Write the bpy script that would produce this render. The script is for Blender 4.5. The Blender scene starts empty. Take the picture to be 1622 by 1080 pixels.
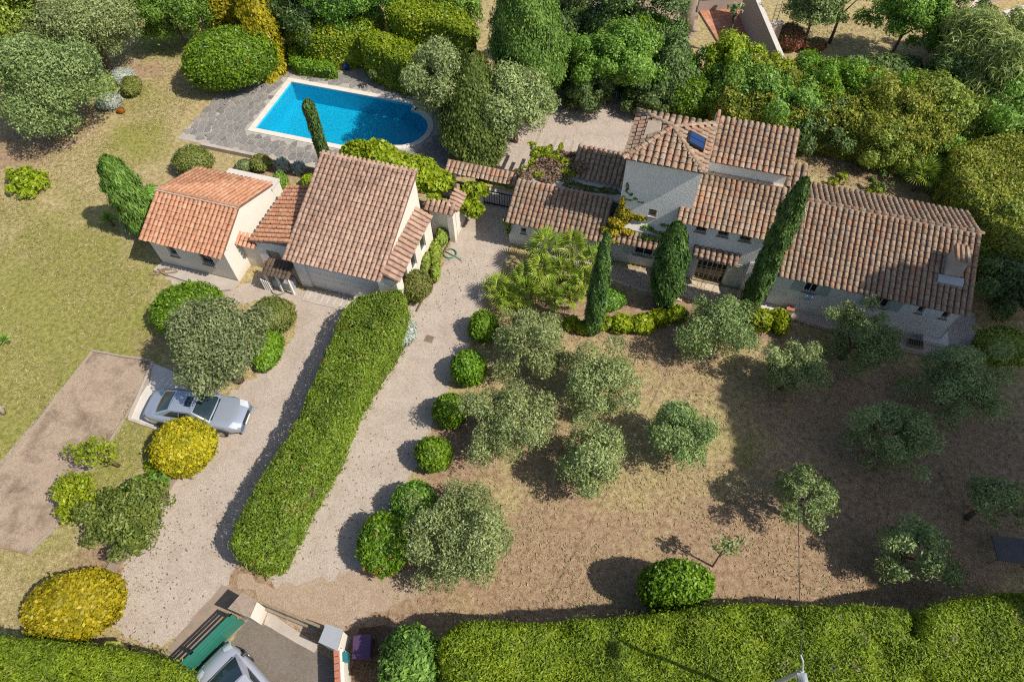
import bpy, math, random
import numpy as np
from mathutils import Matrix, Vector

rng = np.random.default_rng(11)
random.seed(5)
SC = bpy.context.scene
COL = SC.collection
R_ = math.radians

# ------------------------------------------------------------------ camera, sky, sun, exposure
CAM_H, TILT, ROLL = 28.0, R_(34.0), R_(1.6)
_c, _s = math.cos(TILT), math.sin(TILT)
_X = Vector((1, 0, 0)); _D = Vector((0, -_c, -_s)); _F = Vector((0, _s, -_c))
AX = math.cos(ROLL) * _X + math.sin(ROLL) * _D
AD = -math.sin(ROLL) * _X + math.cos(ROLL) * _D
cd = bpy.data.cameras.new('camera'); cam = bpy.data.objects.new('camera', cd); COL.objects.link(cam)
m = Matrix.Identity(4)
for i in range(3):
    m[i][0] = AX[i]; m[i][1] = -AD[i]; m[i][2] = -_F[i]
m[0][3], m[1][3], m[2][3] = 0, 0, CAM_H
cam.matrix_world = m
cd.sensor_width = 36; cd.lens = 36 * 1080 / 1622; cd.clip_end = 3000
SC.camera = cam

SUN_AZ, SUN_EL = R_(-23.5), R_(49.0)            # compass in the xy plane, counter-clockwise from +x
SUN_DIR = Vector((math.cos(SUN_EL) * math.cos(SUN_AZ), math.cos(SUN_EL) * math.sin(SUN_AZ), math.sin(SUN_EL)))
world = bpy.data.worlds.new('World'); SC.world = world; world.use_nodes = True
wn = world.node_tree.nodes; wl = world.node_tree.links
bg = wn['Background']; bg.inputs['Strength'].default_value = 0.115
sky = wn.new('ShaderNodeTexSky'); sky.sky_type = 'NISHITA'; sky.sun_disc = False
sky.sun_elevation = SUN_EL; sky.sun_rotation = math.pi / 2 - SUN_AZ
sky.air_density = 1.0; sky.dust_density = 1.5
wl.new(sky.outputs[0], bg.inputs['Color'])
sd = bpy.data.lights.new('sun', 'SUN'); sd.energy = 5.0; sd.angle = R_(0.55); sd.color = (1.0, 0.93, 0.82)
sun = bpy.data.objects.new('sun', sd); COL.objects.link(sun)
sun.rotation_euler = SUN_DIR.to_track_quat('Z', 'Y').to_euler()
sun.location = (40, -20, 60)
SC.view_settings.view_transform = 'Standard'; SC.view_settings.look = 'None'
SC.view_settings.gamma = 1; SC.view_settings.use_curve_mapping = False
SC.view_settings.exposure = 0.16
SC.render.engine = 'CYCLES'
SC.cycles.max_bounces = 6; SC.cycles.transparent_max_bounces = 6
SC.cycles.diffuse_bounces = 3; SC.cycles.transmission_bounces = 4
try:
    SC.cycles.use_denoising = False
    SC.cycles.pixel_filter_type = 'BLACKMAN_HARRIS'; SC.cycles.filter_width = 1.15
except Exception:
    pass

# ------------------------------------------------------------------ places: survey point -> world, house axes -> world
def at(px, py, z=0.0):
    """A survey mark read off the photo, at its real height z, as a point of the place in metres."""
    d = (px - 811) * AX + (py - 540) * AD + 1080 * _F
    t = (z - CAM_H) / d.z
    return Vector((d.x * t, d.y * t, z))
def ppm(py, z=0.0):
    return 1.0 / ((at(811 + 1, py, z) - at(811, py, z)).length)
AZ = R_(-18.2)
HU = Vector((math.cos(AZ), math.sin(AZ), 0)); HV = Vector((-math.sin(AZ), math.cos(AZ), 0))
HO = at(379, 447, 0)
def uvw(u, v, z=0.0):
    p = HO + HU * u + HV * v; p.z = z
    return p
ROTH = Matrix.Rotation(AZ, 4, 'Z')

# ------------------------------------------------------------------ object helpers
def tag(o, label=None, cat=None, group=None, kind=None):
    if label: o['label'] = label
    if cat: o['category'] = cat
    if group: o['group'] = group
    if kind: o['kind'] = kind
    return o
def thing(name, label, cat, loc, group=None, rot=0.0):
    o = bpy.data.objects.new(name, None); COL.objects.link(o)
    o.location = loc; o.rotation_euler = (0, 0, rot); o.empty_display_size = .3
    return tag(o, label, cat, group)
def mesh_arrays(name, verts, quads=None, mat=None, smooth=False, ngons=None):
    """A mesh from numpy arrays (quads (m,4)) plus a list of further faces."""
    me = bpy.data.meshes.new(name)
    verts = np.asarray(verts, dtype=np.float32)
    loops = []; starts = []; tot = []
    nq = 0 if quads is None else len(quads)
    if nq:
        q = np.asarray(quads, dtype=np.int32)
        loops.append(q.ravel()); starts.append(np.arange(nq, dtype=np.int32) * 4); tot.append(np.full(nq, 4, dtype=np.int32))
    k = nq * 4
    if ngons:
        for f in ngons:
            loops.append(np.asarray(f, dtype=np.int32)); starts.append(np.array([k], dtype=np.int32)); tot.append(np.array([len(f)], dtype=np.int32)); k += len(f)
    me.vertices.add(len(verts)); me.vertices.foreach_set('co', verts.ravel())
    me.loops.add(k); me.loops.foreach_set('vertex_index', np.concatenate(loops))
    st = np.concatenate(starts)
    me.polygons.add(len(st)); me.polygons.foreach_set('loop_start', st)
    try: me.polygons.foreach_set('loop_total', np.concatenate(tot))
    except Exception: pass
    if smooth: me.polygons.foreach_set('use_smooth', np.ones(len(st), dtype=bool))
    if mat: me.materials.append(mat)
    me.update(calc_edges=True); me.validate()
    return me
def link(name, me, parent=None, loc=None):
    o = bpy.data.objects.new(name, me); COL.objects.link(o)
    if parent: o.parent = parent
    if loc is not None: o.location = loc
    return o
class MB:
    """Collects boxes, prisms, tubes; build() links them as one mesh."""
    def __init__(s): s.v = []; s.f = []
    def add(s, vs, fs):
        k = len(s.v); s.v += [tuple(p) for p in vs]; s.f += [tuple(i + k for i in f) for f in fs]; return s
    def box(s, x0, x1, y0, y1, z0, z1):
        return s.add([(x0, y0, z0), (x1, y0, z0), (x1, y1, z0), (x0, y1, z0), (x0, y0, z1), (x1, y0, z1), (x1, y1, z1), (x0, y1, z1)],
                     [(0, 3, 2, 1), (4, 5, 6, 7), (0, 1, 5, 4), (1, 2, 6, 5), (2, 3, 7, 6), (3, 0, 4, 7)])
    def prism(s, pts, d):
        """A planar outline swept along d."""
        n = len(pts); d = Vector(d); a = [Vector(p) for p in pts]
        nr = sum(((a[i] - a[0]).cross(a[i + 1] - a[0]) for i in range(1, n - 1)), Vector())
        if nr.dot(d) > 0: a = a[::-1]
        return s.add(a + [p + d for p in a], [tuple(range(n)), tuple(range(2 * n - 1, n - 1, -1))] + [(i, i + n, (i + 1) % n + n, (i + 1) % n) for i in range(n)])
    def tube(s, pts, rad, n=8, cap=True):
        pts = [Vector(p) for p in pts]
        if not hasattr(rad, '__len__'): rad = [rad] * len(pts)
        k = len(s.v); prev = None
        for i, p in enumerate(pts):
            t = (pts[min(i + 1, len(pts) - 1)] - pts[max(i - 1, 0)]).normalized()
            a = prev if prev is not None else (Vector((0, 0, 1)) if abs(t.z) < .9 else Vector((1, 0, 0)))
            b = t.cross(a).normalized(); a = b.cross(t).normalized(); prev = a
            for j in range(n):
                w = 2 * math.pi * j / n
                s.v.append(tuple(p + (a * math.cos(w) + b * math.sin(w)) * rad[i]))
        for i in range(len(pts) - 1):
            for j in range(n):
                s.f.append((k + i * n + j, k + i * n + (j + 1) % n, k + (i + 1) * n + (j + 1) % n, k + (i + 1) * n + j))
        if cap:
            s.f.append(tuple(k + j for j in range(n))[::-1]); s.f.append(tuple(k + (len(pts) - 1) * n + j for j in range(n)))
        return s
    def grid(s, fn, nu, nv):
        k = len(s.v)
        for i in range(nu + 1):
            for j in range(nv + 1): s.v.append(tuple(fn(i / nu, j / nv)))
        for i in range(nu):
            for j in range(nv):
                a = k + i * (nv + 1) + j; s.f.append((a, a + nv + 1, a + nv + 2, a + 1))
        return s
    def lathe(s, prof, c=(0, 0, 0), n=16, axis='z'):
        k = len(s.v); c = Vector(c)
        for (r, h) in prof:
            for j in range(n):
                w = 2 * math.pi * j / n
                q = Vector((r * math.cos(w), r * math.sin(w), h)) if axis == 'z' else Vector((r * math.cos(w), h, r * math.sin(w)))
                s.v.append(tuple(c + q))
        for i in range(len(prof) - 1):
            for j in range(n):
                s.f.append((k + i * n + j, k + i * n + (j + 1) % n, k + (i + 1) * n + (j + 1) % n, k + (i + 1) * n + j))
        s.f.append(tuple(k + j for j in range(n))[::-1]); s.f.append(tuple(k + (len(prof) - 1) * n + j for j in range(n)))
        return s
    def mesh(s, name, mat, smooth=False):
        me = bpy.data.meshes.new(name); me.from_pydata(s.v, [], s.f); me.materials.append(mat)
        if smooth: me.polygons.foreach_set('use_smooth', np.ones(len(me.polygons), dtype=bool))
        me.update(); return me
    def build(s, name, mat, parent=None, smooth=False, loc=None):
        return link(name, s.mesh(name, mat, smooth), parent, loc)

# ------------------------------------------------------------------ materials
class NT:
    def __init__(s, name):
        s.m = bpy.data.materials.new(name); s.m.use_nodes = True; s.t = s.m.node_tree; s.n = s.t.nodes; s.n.clear()
        s.out = s.n.new('ShaderNodeOutputMaterial')
    def new(s, typ, **kw):
        n = s.n.new('ShaderNode' + typ)
        for k, v in kw.items():
            if k.startswith('i_'):
                n.inputs[k[2:].replace('_', ' ')].default_value = v
            else: setattr(n, k, v)
        return n
    def l(s, a, b): s.t.links.new(a, b)
    def coord(s, kind='Object'):
        return s.new('TexCoord').outputs[kind]
    def geo(s): return s.new('NewGeometry')
    def noise(s, scale, detail=3, rough=.55, vec=None, dist=0.0):
        n = s.new('TexNoise', i_Scale=scale, i_Detail=detail, i_Roughness=rough, i_Distortion=dist)
        if vec is not None: s.l(vec, n.inputs['Vector'])
        return n.outputs['Fac']
    def ramp(s, fac, stops, interp='LINEAR'):
        r = s.new('ValToRGB'); r.color_ramp.interpolation = interp
        e = r.color_ramp.elements
        while len(e) < len(stops): e.new(.5)
        for i, (p, c) in enumerate(stops):
            e[i].position = p; e[i].color = (*c, 1) if len(c) == 3 else c
        s.l(fac, r.inputs['Fac']); return r.outputs['Color']
    def mix(s, fac, a, b, blend='MIX'):
        x = s.new('Mix', data_type='RGBA', blend_type=blend)
        for v, k in ((fac, 0), (a, 6), (b, 7)):
            if hasattr(v, 'is_linked'): s.l(v, x.inputs[k])
            elif k == 0: x.inputs[k].default_value = v
            else: x.inputs[k].default_value = (*v, 1)
        return x.outputs[2]
    def math(s, op, a, b=0.0, clamp=False):
        x = s.new('Math', operation=op, use_clamp=clamp)
        for v, k in ((a, 0), (b, 1)):
            if hasattr(v, 'is_linked'): s.l(v, x.inputs[k])
            else: x.inputs[k].default_value = v
        return x.outputs[0]
    def bump(s, h, strength=.5, dist=.02):
        b = s.new('Bump', i_Strength=strength, i_Distance=dist); s.l(h, b.inputs['Height']); return b.outputs['Normal']
    def bsdf(s, col, rough=.8, normal=None, metal=0.0, spec=None, coat=0.0):
        b = s.new('BsdfPrincipled')
        if hasattr(col, 'is_linked'): s.l(col, b.inputs['Base Color'])
        else: b.inputs['Base Color'].default_value = (*col, 1)
        b.inputs['Roughness'].default_value = rough; b.inputs['Metallic'].default_value = metal
        if spec is not None: b.inputs['Specular IOR Level'].default_value = spec
        if coat: b.inputs['Coat Weight'].default_value = coat
        if normal is not None: s.l(normal, b.inputs['Normal'])
        s.l(b.outputs[0], s.out.inputs['Surface']); return b

def mat_plain(name, col, rough=.7, metal=0.0, vary=.12, scale=6, bump=.0, coat=0.0, spec=None):
    t = NT(name); c = t.coord()
    f = t.noise(scale, 5, .6, c)
    col2 = t.mix(f, tuple(x * (1 - vary) for x in col), tuple(min(1, x * (1 + vary)) for x in col))
    nr = t.bump(t.noise(scale * 8, 4, .6, c), bump, .01) if bump else None
    t.bsdf(col2, rough, nr, metal, spec, coat); return t.m
def mat_leaf(name, cols, trans=.22, rough=.55, patch=None, patch_amt=.35, pscale=.9, gain=1.0, twig=None):
    """Leaves: colour from each leaf's own random number, drifting over the plant; a little light passes through."""
    t = NT(name); g = t.geo()
    cols = [tuple(min(.8, x * gain) for x in c) for c in cols]
    n = len(cols)
    rd = g.outputs['Random Per Island']
    oi = t.new('ObjectInfo').outputs['Random']
    big = t.noise(pscale, 3, .6, g.outputs['Position'])
    mid = t.math('MULTIPLY', t.math('SUBTRACT', t.noise(pscale * 5.5, 3, .6, g.outputs['Position']), .5), .85)
    fac = t.math('ADD', t.math('ADD', t.math('MULTIPLY', rd, .5), mid), t.math('MULTIPLY', t.math('SUBTRACT', big, .30), .95), True)
    col = t.ramp(fac, [(i / (n - 1), c) for i, c in enumerate(cols)])
    if patch:
        pf = t.ramp(t.noise(pscale * 2.3, 4, .65, g.outputs['Position']), [(.56, (0, 0, 0)), (.68, (1, 1, 1))])
        col = t.mix(t.math('MULTIPLY', pf, patch_amt), col, patch)
    if twig:
        tf = t.ramp(t.noise(1.1, 5, .7, g.outputs['Position'], .6), [(.62, (0, 0, 0)), (.67, (1, 1, 1))])
        col = t.mix(t.math('MULTIPLY', tf, .8), col, twig)
    hs = t.new('HueSaturation'); t.l(col, hs.inputs['Color'])
    t.l(t.math('ADD', t.math('MULTIPLY', oi, .24), .88), hs.inputs['Value'])
    t.l(t.math('ADD', t.math('MULTIPLY', oi, .016), .491), hs.inputs['Hue'])
    col = hs.outputs['Color']
    b = t.new('BsdfPrincipled'); t.l(col, b.inputs['Base Color']); b.inputs['Roughness'].default_value = rough
    b.inputs['Specular IOR Level'].default_value = .35
    tr = t.new('BsdfTranslucent'); t.l(t.mix(.5, col, (.28, .42, .02)), tr.inputs['Color'])
    mx = t.new('MixShader'); mx.inputs[0].default_value = trans
    t.l(b.outputs[0], mx.inputs[1]); t.l(tr.outputs[0], mx.inputs[2]); t.l(mx.outputs[0], t.out.inputs['Surface'])
    return t.m

def make_ground():
    t = NT('ground_dry_grass'); g = t.geo(); p = g.outputs['Position']
    att = t.new('Attribute', attribute_name='cover'); sep = t.new('SeparateColor'); t.l(att.outputs['Color'], sep.inputs[0])
    n1 = t.noise(.55, 6, .65, p); n2 = t.noise(4.0, 6, .7, p); n3 = t.noise(22, 4, .75, p)
    straw = t.ramp(n2, [(.28, (.20, .15, .07)), (.46, (.355, .28, .14)), (.58, (.455, .38, .20)), (.74, (.56, .49, .28))])
    green = t.ramp(n2, [(.28, (.11, .115, .030)), (.48, (.25, .245, .065)), (.72, (.40, .37, .13))])
    soil = t.ramp(n2, [(.28, (.17, .10, .06)), (.48, (.33, .225, .145)), (.72, (.48, .36, .25))])
    gf = t.math('ADD', sep.outputs[0], t.math('MULTIPLY', t.math('SUBTRACT', n1, .5), 1.5))
    gf = t.ramp(gf, [(.28, (0, 0, 0)), (.72, (1, 1, 1))])
    sf = t.math('ADD', sep.outputs[1], t.math('MULTIPLY', t.math('SUBTRACT', t.noise(.8, 6, .7, p), .5), 1.6))
    sf = t.ramp(sf, [(.3, (0, 0, 0)), (.75, (1, 1, 1))])
    col = t.mix(sf, t.mix(gf, straw, green), soil)
    fine = t.ramp(n3, [(.34, (.38, .36, .34)), (.5, (.98, .98, .97)), (.66, (1.42, 1.40, 1.32))])
    col = t.mix(.85, col, fine, 'MULTIPLY')
    speck = t.ramp(t.noise(60, 2, .5, p), [(.66, (0, 0, 0)), (.70, (1, 1, 1))])
    col = t.mix(t.math('MULTIPLY', speck, .5), col, (.62, .52, .36))
    h = t.math('ADD', n3, t.math('MULTIPLY', n2, .6))
    t.bsdf(col, .95, t.bump(h, .9, .06), spec=.1); return t.m
def mat_gravel(name, a, b, c, patchy=(.30, .21, .14), amt=.5, scale=55, ps=.5):
    t = NT(name); p = t.geo().outputs['Position']
    v = t.new('TexVoronoi', i_Scale=scale); t.l(p, v.inputs['Vector'])
    sp = t.new('SeparateColor'); t.l(v.outputs['Color'], sp.inputs[0])
    col = t.ramp(sp.outputs[0], [(0, a), (.5, b), (1, c)])
    n = t.noise(ps, 6, .72, p, .4)
    col = t.mix(t.math('MULTIPLY', t.ramp(n, [(.47, (0, 0, 0)), (.72, (1, 1, 1))]), amt), col, patchy)
    f2 = t.ramp(t.math('ADD', t.math('MULTIPLY', t.noise(7, 6, .75, p), .55), t.math('MULTIPLY', t.noise(1.1, 5, .65, p), .45)), [(.36, (.74, .72, .69)), (.52, (1, 1, 1)), (.66, (1.12, 1.12, 1.1))])
    col = t.mix(.8, col, f2, 'MULTIPLY')
    sk = t.ramp(t.noise(11, 3, .55, p), [(.70, (0, 0, 0)), (.75, (1, 1, 1))])
    col = t.mix(t.math('MULTIPLY', sk, .35), col, (.14, .095, .06))
    t.bsdf(col, .95, t.bump(t.math('ADD', v.outputs['Distance'], t.noise(16, 4, .7, p)), .6, .025), spec=.15); return t.m
def mat_tile(name, cols, lichen=(.42, .38, .31), dark=(.10, .07, .055), amt=.5):
    t = NT(name); g = t.geo(); p = g.outputs['Position']
    rnd = t.math('FRACT', t.math('ADD', t.new('ObjectInfo').outputs['Random'], g.outputs['Random Per Island']))
    n = len(cols)
    rnd = t.math('ADD', t.math('MULTIPLY', rnd, .62), t.math('MULTIPLY', t.math('SUBTRACT', t.noise(1.6, 4, .65, p), .32), 1.0), True)
    col = t.ramp(rnd, [(i / (n - 1), c) for i, c in enumerate(cols)])
    n1 = t.noise(9, 6, .75, p); n2 = t.noise(1.1, 4, .6, p); n3 = t.noise(26, 4, .7, p)
    lf = t.math('MULTIPLY', t.ramp(n1, [(.46, (0, 0, 0)), (.66, (1, 1, 1))]), t.math('ADD', t.ramp(n2, [(.3, (0, 0, 0)), (.7, (1, 1, 1))]), .25))
    col = t.mix(t.math('MULTIPLY', lf, amt), col, lichen)
    df = t.ramp(t.math('ADD', t.math('MULTIPLY', n3, .6), t.math('MULTIPLY', t.noise(2.3, 4, .6, p), .55)), [(.60, (0, 0, 0)), (.74, (1, 1, 1))])
    col = t.mix(t.math('MULTIPLY', df, .6), col, dark)
    t.bsdf(col, .85, t.bump(n3, .4, .012), spec=.2); return t.m
def mat_plaster(name, col, bump=.5, scale=30, dirt=.35, dcol=(.36, .30, .23)):
    t = NT(name); c = t.geo().outputs['Position']
    n = t.noise(1.3, 6, .7, c)
    colr = t.mix(t.math('MULTIPLY', t.ramp(n, [(.48, (0, 0, 0)), (.75, (1, 1, 1))]), dirt), col, dcol)
    v = t.new('Mapping'); t.l(c, v.inputs['Vector']); v.inputs['Scale'].default_value = (5, 5, .7)
    st = t.ramp(t.noise(1.4, 5, .7, v.outputs[0]), [(.55, (0, 0, 0)), (.75, (1, 1, 1))])
    colr = t.mix(t.math('MULTIPLY', st, dirt * .55), colr, dcol)
    sp = t.new('SeparateXYZ'); t.l(c, sp.inputs[0])
    foot = t.ramp(t.math('ADD', sp.outputs[2], t.math('MULTIPLY', n, .5)), [(.30, (1, 1, 1)), (.75, (0, 0, 0))])
    colr = t.mix(t.math('MULTIPLY', foot, .4), colr, dcol)
    t.bsdf(colr, .9, t.bump(t.noise(scale, 4, .65, c), bump, .03), spec=.2); return t.m
def mat_stone(name, cols, bump=.5, scale=9):
    t = NT(name); g = t.geo(); p = g.outputs['Position']
    rnd = t.math('FRACT', t.math('ADD', t.new('ObjectInfo').outputs['Random'], g.outputs['Random Per Island']))
    n = len(cols); col = t.ramp(rnd, [(i / (n - 1), c) for i, c in enumerate(cols)])
    f = t.ramp(t.noise(scale, 6, .7, p), [(.3, (.62, .62, .62)), (.55, (1, 1, 1)), (.75, (1.2, 1.19, 1.15))])
    t.bsdf(t.mix(.85, col, f, 'MULTIPLY'), .85, t.bump(t.noise(scale * 3, 4, .7, p), bump, .02), spec=.25); return t.m
def mat_wood(name, a, b):
    t = NT(name); c = t.coord(); mp = t.new('Mapping'); t.l(c, mp.inputs['Vector']); mp.inputs['Scale'].default_value = (3, 14, 14)
    n = t.noise(2.2, 6, .7, mp.outputs[0]); t.bsdf(t.ramp(n, [(.3, a), (.7, b)]), .85, t.bump(n, .5, .01), spec=.2); return t.m
def mat_glass(name, col=(.015, .02, .022), rough=.06):
    t = NT(name); t.bsdf(col, rough, None, 0, .6); return t.m
def mat_water():
    t = NT('pool_water'); p = t.geo().outputs['Position']
    h = t.math('ADD', t.noise(5.5, 3, .6, p, 1.2), t.math('MULTIPLY', t.noise(17, 2, .5, p, .6), .35))
    nr = t.bump(h, .35, .05)
    tr = t.new('BsdfTransparent'); tr.inputs[0].default_value = (.42, .86, .93, 1)
    gl = t.new('BsdfGlossy'); gl.inputs['Roughness'].default_value = .04; t.l(nr, gl.inputs['Normal'])
    fr = t.new('Fresnel', i_IOR=1.33); t.l(nr, fr.inputs['Normal'])
    mx = t.new('MixShader'); t.l(fr.outputs[0], mx.inputs[0]); t.l(tr.outputs[0], mx.inputs[1]); t.l(gl.outputs[0], mx.inputs[2])
    t.l(mx.outputs[0], t.out.inputs['Surface']); return t.m
def mat_pool():
    t = NT('pool_blue_mosaic'); p = t.geo().outputs['Position']
    v = t.new('TexVoronoi', i_Scale=26); t.l(p, v.inputs['Vector']); sp = t.new('SeparateColor'); t.l(v.outputs['Color'], sp.inputs[0])
    t.bsdf(t.ramp(sp.outputs[0], [(0, (.010, .33, .52)), (.6, (.025, .47, .64)), (1, (.08, .60, .74))]), .4); return t.m

M = {}
M['ground'] = make_ground()
M['gravel'] = mat_gravel('pale_pink_gravel', (.34, .28, .235), (.45, .38, .32), (.56, .49, .42), (.33, .24, .17), .35)
M['gravel_court'] = mat_gravel('courtyard_gravel', (.28, .23, .19), (.46, .38, .325), (.62, .54, .47), (.36, .28, .22), .3)
M['boules'] = mat_gravel('boules_sand', (.26, .19, .14), (.40, .30, .22), (.52, .42, .32), (.12, .08, .05), .9, 70, .75)
M['drive_soil'] = mat_gravel('trodden_soil', (.27, .195, .135), (.40, .30, .22), (.53, .43, .33), (.30, .20, .125), .6, 60, 1.1)
M['shade_gravel'] = mat_gravel('grey_gravel', (.28, .26, .25), (.44, .41, .40), (.60, .57, .55), (.3, .25, .2), .3)
M['asphalt'] = mat_gravel('old_asphalt', (.15, .125, .105), (.20, .17, .145), (.27, .235, .20), (.17, .14, .11), .4, 90)
M['litter'] = mat_gravel('leaf_litter', (.07, .045, .03), (.13, .085, .055), (.22, .15, .10), (.05, .035, .02), .5, 40)
M['concrete'] = mat_plain('weathered_concrete', (.40, .35, .30), .9, 0, .3, 2.2, .5)
M['pale_concrete'] = mat_plain('pale_concrete', (.55, .51, .46), .9, 0, .15, 2.2, .4)
M['kerb'] = mat_plain('brown_kerb', (.26, .20, .15), .9, 0, .35, 3, .6)
M['tile_garage'] = mat_tile('tiles_garage', [(.22, .125, .09), (.34, .205, .145), (.42, .265, .19), (.29, .175, .13), (.46, .31, .225), (.37, .225, .165), (.33, .20, .15), (.40, .20, .12)], (.44, .37, .29), (.09, .06, .05), .6)
M['tile_small'] = mat_tile('tiles_small', [(.34, .15, .085), (.47, .215, .12), (.52, .26, .15), (.40, .18, .10), (.56, .31, .19), (.44, .20, .115)], (.50, .38, .27), (.16, .09, .06), .35)
M['tile_main'] = mat_tile('tiles_main', [(.15, .10, .07), (.26, .17, .11), (.33, .225, .15), (.34, .155, .08), (.38, .285, .20), (.22, .145, .10), (.33, .235, .165), (.27, .175, .12)], (.40, .36, .29), (.065, .05, .045), .75)
M['deck'] = mat_plain('mortar_channels', (.17, .10, .07), .95, 0, .35, 5, .5)
M['mortar'] = mat_plain('lime_mortar', (.46, .36, .27), .95, 0, .25, 5, .6)
M['white'] = mat_plaster('cream_render', (.70, .655, .58), .3, 26, .15)
M['white_rough'] = mat_plaster('white_roughcast', (.76, .755, .74), 1.0, 13, .22)
M['white_main'] = mat_plaster('offwhite_render', (.74, .735, .72), .5, 22, .25)
M['pinkwall'] = mat_plaster('pinkish_render', (.42, .34, .30), .5, 20, .3)
M['glass'] = mat_glass('window_glass')
M['frame_white'] = mat_plain('white_paint', (.72, .71, .68), .5, 0, .06)
M['frame_wood'] = mat_wood('weathered_frame', (.30, .24, .18), (.46, .39, .31))
M['shutter'] = mat_plain('sage_green_paint', (.34, .44, .40), .6, 0, .1)
M['shutter_pale'] = mat_plain('pale_grey_green_paint', (.46, .52, .48), .6, 0, .1)
M['iron'] = mat_plain('dark_iron', (.03, .03, .03), .5, .6, .2)
M['wood'] = mat_wood('old_wood', (.15, .10, .06), (.34, .25, .17))
M['wood_grey'] = mat_wood('grey_wood', (.22, .18, .14), (.42, .36, .29))
M['bark'] = mat_wood('bark', (.09, .065, .045), (.24, .18, .13))
M['green_paint'] = mat_plain('green_gate_paint', (.026, .165, .118), .4, 0, .12, 3)
M['brick'] = mat_plain('red_brick', (.38, .15, .09), .9, 0, .3, 9, .4)
M['terracotta'] = mat_stone('terracotta_squares', [(.40, .17, .10), (.50, .23, .14), (.46, .20, .12), (.55, .28, .18)], .2)
M['slate'] = mat_stone('grey_flagstone', [(.17, .16, .155), (.22, .21, .20), (.26, .245, .225), (.20, .19, .18), (.31, .28, .25)], .6)
M['slate_dark'] = mat_plain('dark_slate', (.07, .07, .075), .7, 0, .3, 4)
M['grout'] = mat_plain('pale_joint_mortar', (.36, .33, .29), .95, 0, .3, 4, .4)
M['beige_stone'] = mat_stone('beige_flagstone', [(.46, .38, .28), (.55, .47, .36), (.50, .40, .26), (.60, .52, .42)], .5)
M['coping'] = mat_plain('pool_coping', (.62, .57, .51), .85, 0, .15, 4, .3)
M['edge_stone'] = mat_stone('edging_stone', [(.30, .22, .17), (.38, .29, .22), (.25, .19, .15)], .7)
M['pool'] = mat_pool(); M['water'] = mat_water()
M['car_silver'] = mat_plain('silver_car_paint', (.38, .43, .52), .22, .45, .02, 2, 0, .6)  # silver with the sky's blue reflection put into the base colour
M['car_pale'] = mat_plain('pale_silver_paint', (.50, .51, .58), .26, .35, .02, 2, 0, .6)
M['car_glass'] = mat_glass('car_glass', (.02, .035, .045), .05)  # bluish base colour imitates sky mirrored in the car windows
M['tyre'] = mat_plain('tyre_rubber', (.02, .02, .02), .9)
M['rim'] = mat_plain('alloy_rim', (.45, .45, .46), .35, .9)
M['black'] = mat_plain('black_plastic', (.018, .018, .02), .5)
M['lamp_glass'] = mat_plain('headlight_glass', (.62, .66, .70), .12, .3)
M['red_lamp'] = mat_plain('red_lamp', (.35, .02, .02), .2)
M['blue_glaze'] = mat_plain('blue_glaze', (.012, .045, .22), .2, 0, .2)
M['blue_panel'] = mat_plain('blue_glazing', (.015, .04, .12), .12, 0, .1)
M['hose_green'] = mat_plain('hose_green', (.03, .17, .11), .5)
M['hose_olive'] = mat_plain('hose_olive', (.13, .15, .06), .6)
M['purple'] = mat_plain('purple_plastic', (.075, .035, .095), .5, 0, .1)
M['lime_plastic'] = mat_plain('yellow_green_plastic', (.30, .32, .05), .5, 0, .1)
M['teal'] = mat_plain('teal_paint', (.02, .16, .17), .4)
M['grey_metal'] = mat_plain('grey_metal', (.34, .36, .38), .55, .2)
M['table_green'] = mat_plain('mint_paint', (.16, .36, .27), .5)
M['petal_red'] = mat_plain('orange_petals', (.60, .10, .03), .7, 0, .3, 20)
M['petal_pink'] = mat_plain('pink_petals', (.62, .10, .16), .7, 0, .3, 20)
M['towel'] = mat_plain('blue_white_cloth', (.35, .48, .78), .9, 0, .5, 14)
M['moss'] = mat_leaf('moss', [(.06, .09, .012), (.12, .15, .02), (.20, .20, .03)], .1)

L = {}
L['olive'] = mat_leaf('olive_leaves', [(.050, .070, .025), (.108, .138, .047), (.178, .212, .080), (.275, .310, .145)], .15, .5, (.20, .19, .11), .15, .7, gain=1.90)
L['olive_green'] = mat_leaf('green_olive_leaves', [(.045, .075, .022), (.095, .14, .042), (.16, .21, .075), (.26, .31, .13)], .16, .5, None, 0, .7, gain=1.75)
L['holm'] = mat_leaf('holm_oak_leaves', [(.042, .055, .022), (.085, .105, .042), (.14, .165, .07), (.23, .25, .125)], .15, .5, (.15, .14, .06), .3, .8, gain=1.75)
L['clip'] = mat_leaf('bright_clipped_leaves', [(.035, .085, .006), (.09, .18, .010), (.17, .29, .015), (.28, .42, .03)], .25, .45, None, 0, 1.2, gain=1.12)
L['clip_dull'] = mat_leaf('dull_clipped_leaves', [(.05, .065, .016), (.10, .125, .025), (.16, .17, .035), (.22, .22, .06)], .18, .5, (.16, .11, .045), .4, 1.4, gain=1.35)
L['hedge'] = mat_leaf('oleander_leaves', [(.045, .085, .010), (.105, .175, .016), (.18, .27, .022), (.29, .39, .05)], .22, .45, (.21, .20, .045), .55, .6, gain=1.20, twig=(.20, .17, .08))
L['cypress_hedge'] = mat_leaf('cypress_hedge_sprays', [(.055, .085, .006), (.125, .18, .008), (.21, .27, .010), (.31, .36, .025)], .2, .6, (.12, .19, .02), .5, .45, gain=1.12, twig=(.26, .20, .14))
L['yellow'] = mat_leaf('golden_leaves', [(.13, .12, .008), (.28, .24, .008), (.42, .345, .010), (.55, .46, .03)], .22, .5, (.24, .26, .014), .6, .9, gain=1.10)
L['dark'] = mat_leaf('dark_evergreen_leaves', [(.018, .034, .010), (.04, .07, .018), (.075, .115, .03), (.13, .18, .05)], .12, .5, None, 0, .8, gain=1.90)
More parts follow.
